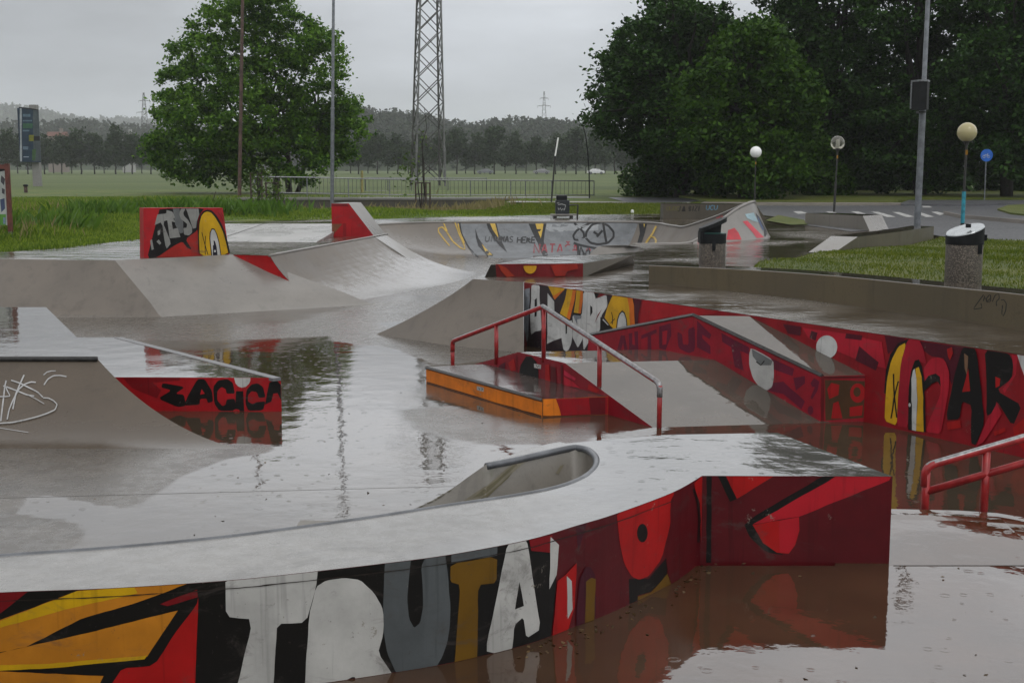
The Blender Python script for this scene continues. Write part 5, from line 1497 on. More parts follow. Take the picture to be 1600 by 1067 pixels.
# ================================================================== 19 lamps and poles
def globe_mat(name, c, tr, em=0):
    k = NT(name); k.out(c, .12, None, 1.45)
    k.b.inputs["Transmission Weight"].default_value = tr
    k.b.inputs["Subsurface Weight"].default_value = 0
    return k.m
def lamp(bx, by, gx, gy, gr, gm, label, blue=False, rpole=.04, col=None):
    b_ = P(bx, by, 0); y = b_.y; g = Y(gx, gy, y); s_ = y / 2000 * gr
    o_ = thing("street_lamp", tuple(b_), label, "street lamp", "globe lamps on thin dark poles")
    top = Vector((g.x, y, g.z - s_ * .9)); mid = b_.lerp(top, .5)
    mb = MB(); mb.tube([b_ + Vector((0, 0, -.1)), b_.lerp(top, .48)], rpole * 1.25, 10); mb.tube([b_.lerp(top, .48), top], rpole * .8, 10); mb.build("pole", M["darksteel"], o_, smooth="auto")
    mb = MB(); mb.lathe(g, [(0, -s_)] + [(s_ * math.sin(a), -s_ * math.cos(a)) for a in np.linspace(.1, math.pi - .1, 16)] + [(0, s_)], 28); mb.build("globe", gm, o_, smooth=True)
    mb = MB(); mb.lathe(top, [(0, -.1), (rpole * 1.4, -.1), (rpole * 1.6, -.03), (s_ * .45, .0), (s_ * .42, .05), (0, .05)], 16); mb.build("collar", M["darksteel"], o_, smooth="auto")
    mb = MB(); mb.lathe(g, [(0, -s_ * .8), (s_ * .16, -s_ * .8), (s_ * .2, -.02), (s_ * .16, s_ * .25), (0, s_ * .3)], 12); mb.build("bulb", M["white"], o_, smooth="auto")
    q = b_.lerp(top, .88); mb = MB(); mb.box((q.x - .0, q.y - rpole, q.z), (rpole * 1.5, rpole * .9, .12)); mb.build("sticker", paint((140, 100, 24)), o_)
    if blue:
        p0, p1 = b_.lerp(top, .12), b_.lerp(top, .46)
        mb = MB(); mb.tube([p0, p1], rpole * 1.36, 12); mb.build("painted_sleeve", simple("turquoise_paint", (.02, .19, .25), .4, 0, .35, 9), o_, smooth="auto")
    return o_
lamp(1503, 366, 1511, 207, 15, globe_mat("yellowed_glass", (.42, .37, .20), .12), "globe lamp with a yellowed glass ball and a turquoise painted lower pole, by the lawn", True, .038)
lamp(1303, 332, 1309, 223.5, 11, globe_mat("clear_glass", (.42, .41, .34), .88), "globe lamp with a clear smoky glass ball, beside the zebra crossing", False, .036)
lamp(1179, 320.5, 1181, 238, 9, globe_mat("opal_glass", (.78, .78, .78), .0), "globe lamp with a white opal ball, in front of the dark trees", False, .032)

def lightpole(bx, by, tx, y, r0, r1, ztop, mat, name, label, zb=0.0, steps=True):
    b_ = Y(bx, by, y); b_.z = zb
    t_ = Y(tx, 0, y); e = (t_ - b_); e = e / e.z * ztop
    o_ = thing(name, tuple(b_), label, "pole")
    mb = MB(); b0_ = b_ - e * (.3 / ztop)
    if steps:
        a = b_ + e * .36; mb.tube([b0_, a], r0, 14); mb.tube([a - e * .002, b_ + e * .365, b_ + e], [r0 * 1.02, r1 * 1.05, r1 * .8], 14)
    else: mb.tube([b0_, b_ + e], [r0, r1], 12)
    mb.build("shaft", mat, o_, smooth="auto")
    if steps:
        mb = MB(); mb.tube([b_ + e * .357, b_ + e * .363], r0 * 1.15, 14); mb.build("joint_ring", M["steel"], o_)
    # floodlight at the top (above the picture)
    tp = b_ + e; mb = MB(); mb.box((tp.x, tp.y - .12, tp.z + .1), (.5, .35, .18)); mb.build("floodlight", M["pole"], o_)
    return o_
lightpole(519, 330, 521, 58, .085, .068, 12.0, M["pole"], "light_pole", "slim grey metal light pole in front of the big leafy tree")
lightpole(374, 303, 379, 77, .115, .09, 15.5, M["rust"], "light_pole", "rusty brown pole standing left of the big tree's trunk", steps=False)
lp = lightpole(1433, 352, 1450, 37.5, .095, .066, 9.5, M["pole"], "light_pole", "grey light pole carrying a black loudspeaker box, at the end of the mossy low wall")
q = Y(1440.5, 152, 37.2)
sp = thing("loudspeaker", (q.x, q.y - .02, q.z), "black box loudspeaker with pale top, fixed on a grey light pole", "loudspeaker")
t_ = Y(1440.5, 129, 37.2).z; bt = Y(1440.5, 172, 37.2).z; 
xl, xr = Y(1426, 150, 37).x, Y(1453.5, 150, 37).x
pl_ = [(xl, 37.15), (xl + .12, 36.78), (xr - .16, 36.80), (xr, 37.1), (xr - .1, 37.38), (xl + .1, 37.38)]
mb = MB(); mb.prism(pl_, bt, t_); mb.build("cabinet", M["black"], sp)
pl2 = [((x - q.x) * 1.05 + q.x, (y - 37.1) * 1.08 + 37.1) for x, y in pl_]
mb = MB(); mb.prism(pl2, t_ + .002, t_ + .05); mb.build("cover", M["steel"], sp)
mb = MB(); mb.prism([(xl - .02, 37.16), (xl - .0, 37.1), (xl + .02, 37.12), (xl + .01, 37.2)], bt + .03, t_); mb.build("side_strip", M["steel"], sp)
mb = MB(); mb.box((q.x + .02, 37.3, bt - .06), (.2, .25, .06)); mb.build("bracket", M["darksteel"], sp)

# blue cycle sign
b_ = P(1538, 314.5, 0); y = b_.y
sg = thing("road_sign", tuple(b_), "round blue sign with a white bicycle on a thin grey post by the road", "road sign")
g = Y(1541, 243, y); rr_ = 9.5 * y / 2000
mb = MB(); mb.tube([b_ + Vector((0, 0, -.1)), (g.x, y, g.z)], .035, 8); mb.build("post", M["pole"], sg, smooth="auto")
mb = MB(); 
ring = [(g.x + rr_ * math.cos(a), g.z + rr_ * math.sin(a)) for a in np.linspace(0, 2 * math.pi, 33)[:-1]]
mb.add([(x, y - .07, z) for x, z in ring] + [(x, y - .04, z) for x, z in ring], [tuple(range(32)), tuple(range(32, 64))[::-1]] + [(i, 32 + i, 32 + (i + 1) % 32, (i + 1) % 32) for i in range(32)])
disc = mb.build("disc", simple("sign_blue", (.012, .10, .42), .3), sg)
w17 = Wall([(g.x - rr_, y - .07), (g.x + rr_, y - .07)], g.z - rr_, g.z + rr_)
w17.paint([(WHITE, ribbon(ell(1537.6, 245, 2.1, 2.1, 10), .6)), (WHITE, ribbon(ell(1544.6, 245, 2.1, 2.1, 10), .6)), (WHITE, ribbon([(1537.6, 245), (1539.3, 241.8), (1543.3, 241.8), (1544.6, 245)], .6)), (WHITE, ribbon([(1539.3, 241.8), (1541, 245), (1543.3, 241.8), (1542.8, 240.4), (1544.2, 240.4)], .6))], "bicycle_symbol", disc)
# ================================================================== 20 trees
def leaf_quads(C, size, up=.35, jit=None):
    n = len(C)
    N = R.normal(size=(n, 3)); N[:, 2] = np.abs(N[:, 2]) + up; N /= np.linalg.norm(N, axis=1)[:, None]
    T = R.normal(size=(n, 3)); T -= N * (T * N).sum(1)[:, None]; T /= np.linalg.norm(T, axis=1)[:, None]
    B = np.cross(N, T); s = size * R.uniform(.6, 1.3, n)[:, None]
    V = np.empty((n, 4, 3), np.float32)
    V[:, 0] = C - T * s * .5; V[:, 1] = C + B * s * .32 - N * s * .06; V[:, 2] = C + T * s * .55 - N * s * .12; V[:, 3] = C - B * s * .32 - N * s * .06
    F = (np.arange(n) * 4)[:, None] + np.arange(4)[None, :]
    return V.reshape(-1, 3), F


def crown_points(blobs, nclump, per, csize, shell=.62):
    """blobs: (x,y,z,r). leaf clumps spread through each blob, denser to the outside"""
    bl = np.array(blobs); wgt = bl[:, 3] ** 2; wgt /= wgt.sum()
    pts = []
    for b_, w_ in zip(bl, wgt):
        m = max(3, int(nclump * w_))
        d = R.normal(size=(m, 3)); d /= np.linalg.norm(d, axis=1)[:, None]
        r_ = b_[3] * (shell + (1.05 - shell) * R.random(m) ** .6)
        pts.append(b_[:3] + d * r_[:, None] * [1, 1, .92])
    Cc = np.concatenate(pts)
    s_ = csize * R.uniform(.5, 1.3, len(Cc))
    L = np.repeat(Cc, per, 0) + R.normal(size=(len(Cc) * per, 3)) * np.repeat(s_, per)[:, None] * [.55, .55, .34]
    return L


def limb(mb, a, b, r0, r1, sag=.15, n=5):
    a, b = Vector(a), Vector(b); pts = []
    for i in range(n + 1):
        t = i / n; p = a.lerp(b, t); p.z += math.sin(t * math.pi) * sag * (b - a).length * .3
        p += Vector((random.uniform(-1, 1), random.uniform(-1, 1), random.uniform(-1, 1))) * (b - a).length * .03 * (0 < i < n); pts.append(p)
    mb.tube(pts, [r0 + (r1 - r0) * i / n for i in range(n + 1)], 8)


def tree(base, blobs, nclump, per, csize, lsize, mat, bark, label, trunks, name="tree", group=None, cat="tree", shell=.62):
    o_ = thing(name, tuple(base), label, cat, group)
    mb = MB(); base = Vector(base)
    for (off, fork, r_) in trunks:
        st = base + Vector((off[0], off[1], -.15)); fk = base + Vector(fork)
        limb(mb, st, fk, r_, r_ * .7, .02)
        near_ = sorted(blobs, key=lambda q: (Vector(q[:3]) - fk).length)[:max(4, len(blobs) // len(trunks))]
        for q in near_:
            limb(mb, fk, Vector(q[:3]) + Vector((0, 0, q[3] * .3)), r_ * .45, r_ * .07, .2)
    mb.build("trunk", bark, o_, smooth=True)
    L = crown_points(blobs, nclump, per, csize, shell)
    V, F = leaf_quads(L, lsize)
    np_mesh("crown", V, F, mat, o_)
    return o_


LM = leafmat("chestnut_leaves", (.020, .064, .007), (.12, .235, .022), .55, .38, .45)
LMd = leafmat("dark_leaves", (.007, .026, .004), (.034, .084, .011), .6, .22, .4)
LMm = leafmat("mid_leaves", (.010, .036, .003), (.053, .118, .008), .6, .3, .45)
LMf = leafmat("far_leaves", (.014, .03, .010), (.034, .058, .02), .55, .15, .12)

def blobs_px(lst, y, depth):
    out = []
    for px, py, r_ in lst:
        for q in range(2):
            yy_ = y + random.uniform(-depth, depth); p = Y(px, py, yy_); out.append((p.x, p.y, p.z, r_ * yy_ / 2000))
    return out
LT = [(380, 30, 38), (330, 45, 34), (300, 85, 36), (420, 40, 40), (460, 60, 42), (495, 90, 38), (275, 140, 34), (320, 130, 46), (375, 105, 50), (430, 120, 50), (490, 150, 42), (520, 185, 30), (545, 175, 26), (556, 200, 20), (545, 165, 18), (262, 165, 22), (268, 195, 32), (310, 195, 48), (370, 185, 55), (430, 190, 52),
      (485, 205, 44), (250, 228, 24), (290, 240, 40), (345, 240, 44), (390, 235, 40), (455, 240, 40), (510, 235, 34), (280, 265, 20), (300, 262, 22), (240, 240, 16), (260, 250, 20), (530, 225, 26), (430, 12, 26), (350, 15, 24), (395, 2, 24), (505, 65, 22), (530, 105, 18), (400, -25, 26), (430, -20, 22), (335, 268, 24), (375, 266, 24), (425, 264, 24), (475, 266, 22), (505, 258, 18)]
base = P(432, 300, 0)
tree(base, blobs_px(LT, 86, 3.6), 1200, 58, .56, .27, LM, M["bark"], "large leafy tree with a broad rounded crown standing alone left of the lattice pylon", [((-1.0, 0, 0), (-2.2, .3, 4.2), .20), ((.0, .1, 0), (-.3, .2, 4.6), .26), ((.9, .0, 0), (.8, -.2, 4.4), .24), ((1.4, .3, 0), (3.0, 0, 4.8), .18)])
# low shoots round the left tree's foot
BR = [(
    "tree", 74.5, (1062, 309), [(1050, 45, 46), (1000, 75, 44), (1090, 60, 46), (1130, 70, 40), (965, 120, 38), (1010, 130, 56), (1070, 130, 60), (1120, 140, 50), (945, 160, 24), (955, 188, 22), (985, 190, 46), (1050, 200, 56), (1110, 210, 56), (1015, 222, 34), (1070, 250, 44), (1030, 258, 24), (1005, 285, 12), (1115, 260, 46), (1040, 10, 28), (1085, 22, 26), (1015, 45, 26), (1045, -15, 20), (1120, 30, 24), (990, 150, 30), (930, 180, 16), (975, 90, 26)],
    LMd, "dark rounded tree with the lowest hanging branches, leftmost of the tree mass at right"),
    ("tree", 68, (1165, 312), [(1180, 60, 32), (1150, 85, 36), (1205, 90, 38), (1120, 120, 34), (1170, 130, 48), (1220, 140, 44), (1095, 155, 30), (1130, 180, 46), (1190, 195, 52), (1080, 200, 24), (1100, 225, 36), (1150, 240, 48), (1215, 245, 46), (1125, 272, 30), (1190, 275, 34), (1185, 42, 20), (1075, 170, 18), (1240, 200, 34), (1255, 150, 26), (1235, 112, 24), (1072, 132, 20), (1262, 232, 28), (1148, 62, 20), (1212, 64, 20)],
     LMm, "lighter green tree in front of the dark tree mass, behind the white globe lamp"),
    ("tree", 79, (1285, 314), [(1250, 10, 50), (1300, 30, 60), (1230, -20, 44), (1270, -70, 60), (1330, -60, 64), (1260, 90, 50), (1320, 110, 64), (1290, 170, 60), (1350, 190, 56), (1250, 220, 46), (1300, 245, 50), (1290, -120, 50), (1340, -130, 46), (1240, 45, 40), (1300, 280, 32), (1250, 275, 30)],
     LMd, "tall dark tree directly behind the clear globe lamp"),
    ("tree", 76, (1440, 314), [(1400, 10, 60), (1450, 30, 64), (1390, -60, 60), (1450, -70, 64), (1420, 100, 64), (1380, 150, 50), (1460, 150, 60), (1400, 210, 56), (1455, 220, 56), (1420, -150, 60), (1430, 265, 40), (1380, 262, 36), (1480, 265, 36)],
     LMd, "tall dark tree behind the grey pole with the loudspeaker"),
    ("tree", 72, (1572, 316), [(1530, 20, 60), (1590, 10, 64), (1520, -60, 56), (1590, -70, 64), (1550, 100, 64), (1610, 120, 60), (1510, 130, 46), (1550, 180, 54), (1610, 210, 56), (1520, 220, 44), (1570, 250, 44), (1560, -150, 60), (1620, -120, 60), (1650, 0, 60), (1650, 120, 60), (1640, 200, 50)],
     LMd, "large dark tree behind the yellowed globe lamp and the blue sign"),
    ("tree", 70, (1720, 318), [(1700, 0, 80), (1760, 60, 80), (1700, -90, 80), (1700, 120, 70), (1770, 170, 70), (1720, 220, 60), (1690, 180, 50)], LMd, "dark tree at the very right edge of the picture, partly cut off"),
]
for nm, y, (tx, ty), bl, mt, lab in BR:
    bs_ = P(tx, ty, 0); bs_.y = y; bs_.x = Y(tx, ty, y).x; bs_.z = 0
    B_ = blobs_px(bl, y, 4.0)
    tree(bs_, B_, int((32 if len(bl) > 20 else 52) * len(bl)), 72, .62, .27, mt, M["bark_dark"], lab, [((0, 0, 0), (random.uniform(-.5, .5), 0, 4.2), .38)], group=None)
# dense wood behind them
L = []
for q in range(90):
    x = R.uniform(14, 52); y = R.uniform(88, 112); h_ = R.uniform(5, 15)
    L.append((x, y, h_ * .5, h_ * .42)); L.append((x + 1, y, h_ * .2, h_ * .3))
for q in range(40):
    x = R.uniform(15, 46); L.append((x, R.uniform(86, 92), R.uniform(.5, 2), R.uniform(1.2, 2)))
V, F = leaf_quads(crown_points(L, 2600, 22, .9), .6)
tag(np_mesh("wood", V, F, LMd), kind="stuff")
# shrubs at the foot of the dark trees
for i, (px, y, r_) in enumerate(((1010, 78, 1.3), (1035, 77, 1.1), (1290, 74, 1.2))):
    c = Y(px, 300, y); c.z = 0
    o_ = thing("shrub", tuple(c), ["low drooping shrub at the left foot of the dark trees", "low bushy shrub beside the trunk of the leftmost dark tree", "low dark shrub behind the clear globe lamp"][i], "shrub")
    mb = MB(); 
    for q in range(4): limb(mb, c + Vector((0, 0, -.1)), c + Vector((random.uniform(-.7, .7), random.uniform(-.5, .5), r_)), .05, .02)
    mb.build("stem", M["bark_dark"], o_)
    V, F = leaf_quads(crown_points([(c.x, c.y, r_ * .8, r_), (c.x + .6, c.y, r_ * .6, r_ * .8), (c.x - .6, c.y, r_ * .6, r_ * .8)], 130, 16, .4), .26)
    np_mesh("foliage", V, F, LMm, o_)

# avenue of far trees
protos = []
for v_ in range(4):
    bl = []
    for q in range(11):
        a = R.uniform(0, 6.28); rr_ = R.uniform(0, 2.3); zz = R.uniform(3.2, 8.2); k_ = 1 - abs(zz - 5.2) / 6
        bl.append((rr_ * math.cos(a) * k_, rr_ * math.sin(a) * k_, zz, R.uniform(1.1, 1.8) * (.6 + .5 * k_)))
    bl.append((0, 0, 8.6, 1.0))
    protos.append(bl)
def dup(root, loc, rz, label, sc_=1.0):
    r_ = root.copy(); COL.objects.link(r_); r_.location = loc; r_.rotation_euler = (0, 0, rz); r_.scale = (sc_, sc_, sc_); r_["label"] = label
    for ch in list(root.children):
        c_ = ch.copy(); COL.objects.link(c_); c_.parent = r_
    return r_
def far_tree(bl, label):
    return tree((0, 0, 0), bl, 260, 12, .75, .62, LMf, M["bark_dark"], label, [((0, 0, 0), (0, 0, 3.6), .17)], group="row of trees along the far edge of the meadow")
FT = [far_tree(b_, "") for b_ in protos]
row = [(12, 1.05), (44, .95), (70, .93), (97, .95), (127, 1.08), (148, .95), (181, 1.12), (207, 1.0), (236, .98), (262, .95),
       (560, .92), (590, 1.0), (622, .95), (655, .9), (688, .98), (714, 1.12), (742, 1.0), (772, 1.08), (806, .98), (838, .92), (868, .95), (900, 1.06), (930, 1.0), (960, 1.05), (990, .98)]
row = [(px, s_ * 1.16) for px, s_ in row] + [(px, s_) for px, s_ in ((28, 1.0), (57, .9), (84, 1.0), (112, .88), (163, .92), (195, .96), (222, .9), (575, .9), (606, .95), (638, .9), (671, .95), (728, .9), (757, 1.0), (789, .92), (822, .95), (853, .9), (884, .98), (915, .92), (945, .95), (976, .9), (1004, .95), (548, .95))]
used = [False] * 4
for i, (px, s_) in enumerate(row):
    v_ = i % 4; y = (335 if i < 25 else 372) + (i * 37 % 11) - 5
    c = Y(px, 272, y); side = "left of the big tree" if px < 300 else "right of the lattice pylon" if px > 700 else "between the big tree and the lattice pylon"
    lab = "far tree in the row along the meadow, %s" % side
    loc = (c.x, y, 0)
    if not used[v_]:
        used[v_] = True; o_ = FT[v_]; o_.location = loc; o_.rotation_euler = (0, 0, i); o_.scale = (s_,) * 3; o_["label"] = lab
    else: o_ = dup(FT[v_], loc, i * 1.3, lab, s_)
    o_["group"] = "row of far trees %s" % side

# ================================================================== 21 hills and forest
def ridge(pts, y, depth, name):
    """wooded hill: crest traced over the meadow, rising away from the viewer"""
    rows = []; n = 60; px0, px1 = pts[0][0], pts[-1][0]
    for j in range(9):
        f = j / 8; r_ = []
        for i in range(n + 1):
            px = px0 + (px1 - px0) * i / n; py = np.interp(px, [q[0] for q in pts], [q[1] for q in pts])
            crest = Y(px, py, y); yy_ = y - depth * (1 - f); x = crest.x * yy_ / y
            z = -1 + (crest.z + 1) * math.sin(f * math.pi / 2) ** .8
            r_.append((x, yy_, z))
        rows.append(r_)
    rows.append([(p[0] * 1.2, p[1] + depth, -2) for p in rows[-1]])
    mb = MB(); mb.grid(rows); o_ = tag(mb.build(name, leafmat("hill_ground", (.02, .035, .012), (.03, .045, .015), .8), None, smooth=True), kind="structure")
    return rows[:-1]
def forest(rows, ntree, h, size, mat, name):
    pts = []
    G = np.array(rows); nj, ni = G.shape[:2]
    u = R.random(ntree) ** .7 * (nj - 1.001); v = R.random(ntree) * (ni - 1.001)
    a, b_ = u.astype(int), v.astype(int); fu, fv = (u - a)[:, None], (v - b_)[:, None]
    B_ = G[a, b_] * (1 - fu) * (1 - fv) + G[a + 1, b_] * fu * (1 - fv) + G[a, b_ + 1] * (1 - fu) * fv + G[a + 1, b_ + 1] * fu * fv
    hh = h * R.uniform(.55, 1.15, ntree); per = 26
    con = R.random(ntree) < .45
    t = R.random((ntree, per)); zz = t * hh[:, None]
    wid = np.where(con[:, None], (1 - t) * hh[:, None] * .22, np.sqrt(np.clip(1 - (2 * t - 1.0) ** 2, 0, 1)) * hh[:, None] * .28) + .3
    an = R.random((ntree, per)) * 6.28; rad = np.sqrt(R.random((ntree, per))) * wid
    C = np.stack([B_[:, None, 0] + rad * np.cos(an), B_[:, None, 1] + rad * np.sin(an), B_[:, None, 2] - h * .15 + zz], 2).reshape(-1, 3)
    V, F = leaf_quads(C, size, .6)
    tag(np_mesh(name, V, F, mat), kind="stuff")
LMh = leafmat("forest_leaves", (.012, .022, .010), (.028, .042, .018), .7, .1, .03)
r1 = ridge([(470, 206), (540, 192), (575, 195), (600, 197), (650, 199), (700, 213), (740, 218), (800, 209), (860, 211), (905, 214), (950, 228), (1000, 236), (1060, 243), (1200, 246), (1500, 246)], 900, 260, "hill")
forest(r1, 3600, 12, 2.6, LMh, "hill_forest")
r2 = ridge([(-400, 208), (-100, 212), (0, 208), (60, 209), (120, 206), (200, 214), (300, 218), (420, 222), (520, 226)], 1050, 200, "hill")
forest(r2, 2200, 12, 2.9, LMh, "hill_forest")
r3 = ridge([(-500, 166), (-100, 168), (0, 172), (60, 178), (110, 190), (170, 205), (240, 212), (330, 212)], 2600, 300, "hill")
forest(r3, 1600, 17, 6.5, LMh, "hill_forest")
r4 = ridge([(-300, 212), (60, 212), (120, 198), (160, 192), (210, 193), (270, 197), (330, 202), (460, 212)], 3000, 250, "hill")
forest(r4, 1300, 18, 8.0, LMh, "hill_forest")
# ================================================================== 22 fence, culvert, small things in the field
ftop = lambda px: np.interp(px, [395, 440, 640, 930], [276.5, 276.5, 281, 283])
fbot = lambda px: np.interp(px, [395, 440, 640, 930], [300, 301.5, 305, 305])
fe = thing("railing", (-5, 75, 0), "long grey metal railing with thin bars along the ditch, below the lattice pylon", "fence")
fy = lambda px: np.interp(px, [395, 930], [75.0, 79.0])
posts = [398, 417, 480, 544.5, 609, 672, 735, 798, 821, 862, 928]
mbp = MB(); 
def fp(px, top):
    y = float(fy(px)); return Y(px, float(ftop(px) if top else fbot(px)), y)
for px in posts:
    a, b_ = fp(px, 0), fp(px, 1); mb = MB(); mb.tube([(a.x, a.y, a.z - .35), (a.x, a.y, b_.z)], .035, 6); mb.build("post", M["steel"], fe)
for top, r_ in ((1, .04), (0, .03)):
    mb = MB(); mb.tube([fp(px, top) for px in posts], r_, 6); mb.build("rail", M["steel"], fe)
for p0, p1 in zip(posts, posts[1:]):
    mb = MB(); n = max(2, int((p1 - p0) / 6.3))
    for i in range(1, n):
        px = p0 + (p1 - p0) * i / n; a, b_ = fp(px, 0), fp(px, 1); mb.tube([(a.x, a.y, a.z), (a.x, a.y, b_.z)], .012, 4)
    mb.build("bar_panel", simple("grey_bars", (.10, .10, .095), .5, .3) if "gb_" not in M else M["gb_"], fe)
    M["gb_"] = bpy.data.materials["grey_bars"]
fe2 = thing("railing", (-.5, 96, 0), "shorter grey railing behind the long one, right of the pale yellow post", "fence")
for top, py in ((1, 278), (0, 298.5)):
    mb = MB(); mb.tube([Y(571, py, 96), Y(640, py + .6, 96), Y(760, py + 1, 98)], .045, 6); mb.build("rail", M["steel"], fe2)
for px in (571, 606, 643, 700, 760):
    a = Y(px, 290, 96); mb = MB(); mb.tube([(a.x, a.y, -.1), (a.x, a.y, Y(px, 278, 96).z)], .04, 6); mb.build("post", M["steel"], fe2)
cu = thing("culvert_wall", (-8, 74.2, -1), "dark concrete wall of the ditch crossing under the railing, with a pale concrete rim", "wall")
mb = MB(); mb.prism([(-15.0, 73.0), (-1.0, 73.3), (-1.0, 74.8), (-15.0, 74.8)], -1.6, -.12); mb.build("wall", concrete("ditch_wall", (.05, .043, .033), .6, .5, moss=.6), cu)
mb = MB(); mb.prism([(-15.6, 72.9), (4.5, 73.4), (4.5, 75.9), (-15.6, 75.2)], -.118, -.0); mb.build("rim", concrete("rim", (.17, .165, .15), .5, .4), cu)
# little yellow post, brown bollard, black bent pole, leaning sign stick
def stick(name, label, cat, p0, p1, y, r_, mat, z0=0):
    a, b_ = Y(*p0, y), Y(*p1, y); a.z = z0 - .1
    mb = MB(); mb.tube([a, a.lerp(b_, .5), b_], r_, 7); o_ = mb.build(name, mat); tag(o_, label, cat); return o_
stick("marker_post", "pale yellow marker post standing in the meadow behind the railing", "post", (566, 302), (565.5, 267), 90, .09, simple("pale_yellow", (.36, .31, .12), .5))
o_ = thing("bollard", tuple(P(40, 301, 0)), "short rust brown post with a dark cap in the grass before the billboard", "post")
q = P(40.5, 301, 0); mb = MB(); mb.lathe(q, [(0, -.1), (.13, -.1), (.12, .42), (0, .42)], 12); mb.build("shaft", M["rust"], o_); mb = MB(); mb.lathe(q, [(0, .422), (.17, .422), (.17, .52), (.1, .56), (0, .56)], 12); mb.build("cap", M["black"], o_)
bp_ = [Y(px, py, 72) for px, py in ((921, 310), (920.5, 270), (918, 235), (915, 212), (911, 196))]
mb = MB(); mb.tube(bp_, [.035, .035, .03, .026, .016], 8); tag(mb.build("bent_pole", M["black"]), "thin black pole bending to the left, beside the end of the railing", "pole")
st = thing("sign_stick", tuple(P(862, 316, 0)), "thin leaning stick with a narrow white plate at its top, standing in the grass", "post")
y = P(862, 316, 0).y
mb = MB(); mb.tube([Y(861.5, 317, y), Y(869, 222, y)], .045, 6); mb.build("stick", M["darksteel"], st)
a, b_, c_, d_ = Y(866.3, 244, y - .06), Y(868.6, 244, y - .06), Y(873.5, 215, y - .06), Y(871, 215.5, y - .06)
mb = MB(); mb.add([a, b_, c_, d_] + [p + Vector((0, .03, 0)) for p in (a, b_, c_, d_)], [(0, 1, 2, 3), (7, 6, 5, 4), (0, 4, 5, 1), (1, 5, 6, 2), (2, 6, 7, 3), (3, 7, 4, 0)]); mb.build("plate", M["white"], st)
# young trees tied to stakes
YM = leafmat("young_leaves", (.04, .08, .012), (.08, .13, .02), .45, .3, .6)
def young(px, pyb, y, stakes, h_px, label, leaves, whips):
    b_ = Y(px, pyb, y); b_.z = float(gz(b_.x, y))
    o_ = thing("young_tree", tuple(b_), label, "tree")
    mb = MB()
    for dx_, top in whips: limb(mb, b_ + Vector((dx_ * y / 4000, 0, -.1)), Y(px + dx_, top, y), .035, .012, .03, 6)
    mb.build("trunk", M["bark_dark"], o_)
    if leaves:
        L = np.concatenate([np.array(Y(lx_, ly_, y)) + R.normal(size=(n_, 3)) * [s_, s_, s_ * 1.3] for lx_, ly_, s_, n_ in leaves])
        V, F = leaf_quads(L, .16); np_mesh("crown", V, F, YM, o_)
    ts = thing("tree_guard", tuple(b_ + Vector((0.01, 0, 0))), "dark wooden tree stakes around the " + " ".join(label.split(",")[0].split()[:9]), "tree guard")
    tz = Y(px, h_px, y).z
    xs_ = [Y(px + s_, h_px, y).x for s_ in stakes]
    for i, x in enumerate(xs_):
        mb = MB(); yy_ = y + (.35 if i % 2 else -.25); mb.tube([(x, yy_, b_.z - .1), (x, yy_, tz)], .04, 6); mb.build("stake", M["wood"], ts)
    for zz in (tz - .03, tz - .55):
        mb = MB(); mb.tube([(x, y + (.35 if i % 2 else -.25), zz) for i, x in enumerate(xs_)], .03, 5); mb.build("cross_bar", M["wood"], ts)
young(403, 322, 61, (-10, -2, 7), 270, "young bush at the left end of the railing, in the tall grass", [(402, 300, .18, 60), (396, 285, .25, 80), (408, 265, .3, 90)], [(0, 265), (4, 255)])
young(428, 332, 57, (-11, 0, 8), 285, "young sapling nearer than its neighbour, left of the grey light pole", [(428, 300, .28, 120), (424, 290, .3, 100), (432, 310, .2, 60)], [(0, 280), (3, 275)])
young(659, 330, 60, (-9, -1, 7, 12), 285, "thin bare sapling in front of the lattice pylon", [(640, 262, .35, 90), (636, 275, .3, 60), (662, 215, .2, 20)], [(0, 205), (4, 168), (-6, 240)])
gs = thing("tree_sleeve", tuple(Y(427, 326, 57)), "grey blue plastic sleeve round the foot of the young sapling left of the light pole", "sleeve")
c = Y(427, 326, 57); c.z = float(gz(c.x, 57)); ORG[gs] = c; gs.location = c
mb = MB(); mb.lathe(c, [(.16, 0), (.10, .5), (.03, .5), (.03, 0)], 10); mb.build("tube", simple("sleeve_plastic", (.10, .14, .18), .5), gs)
stick("stick", "thin leaning stick in the tall grass behind the painted eye wall", "stick", (330, 328), (337, 300), 60, .02, M["wood"])

# ================================================================== 23 billboard, info board
bb_b = P(56, 291, 0); y = bb_b.y
bl_ = thing("billboard", tuple(bb_b), "tall dark blue advertising panel on a thick grey post, standing in the meadow at left", "billboard")
mb = MB(); s_ = y / 2000
x0, x1 = Y(51, 280, y).x, Y(62, 280, y).x; zt_ = Y(56, 164, y).z
mb.prism([(x0, y), (x1, y), (x1, y + .6), (x0, y + .6)], -.2, zt_); mb.build("post", concrete("post_concrete", (.2, .195, .185), .6, .4), bl_)
pa, pb = Y(31, 253, y - .9), Y(64, 254, y - .25)
zt0, zt1 = Y(31, 169, y - .9).z, Y(64, 172, y - .25).z
v = [pa, pb, Vector((pb.x, pb.y, zt1)), Vector((pa.x, pa.y, zt0))]
mb = MB(); bkk = [p + Vector((-.05, .2, 0)) for p in v]; mb.add(v + bkk, [(0, 1, 2, 3), (7, 6, 5, 4), (0, 4, 5, 1), (1, 5, 6, 2), (2, 6, 7, 3), (3, 7, 4, 0)])
mb.build("panel", paint((38, 54, 70)), bl_)
w18 = Wall([pa.xy, pb.xy], 0, 12)
ZB = lambda p: sc(p, .2437, 0, 140)
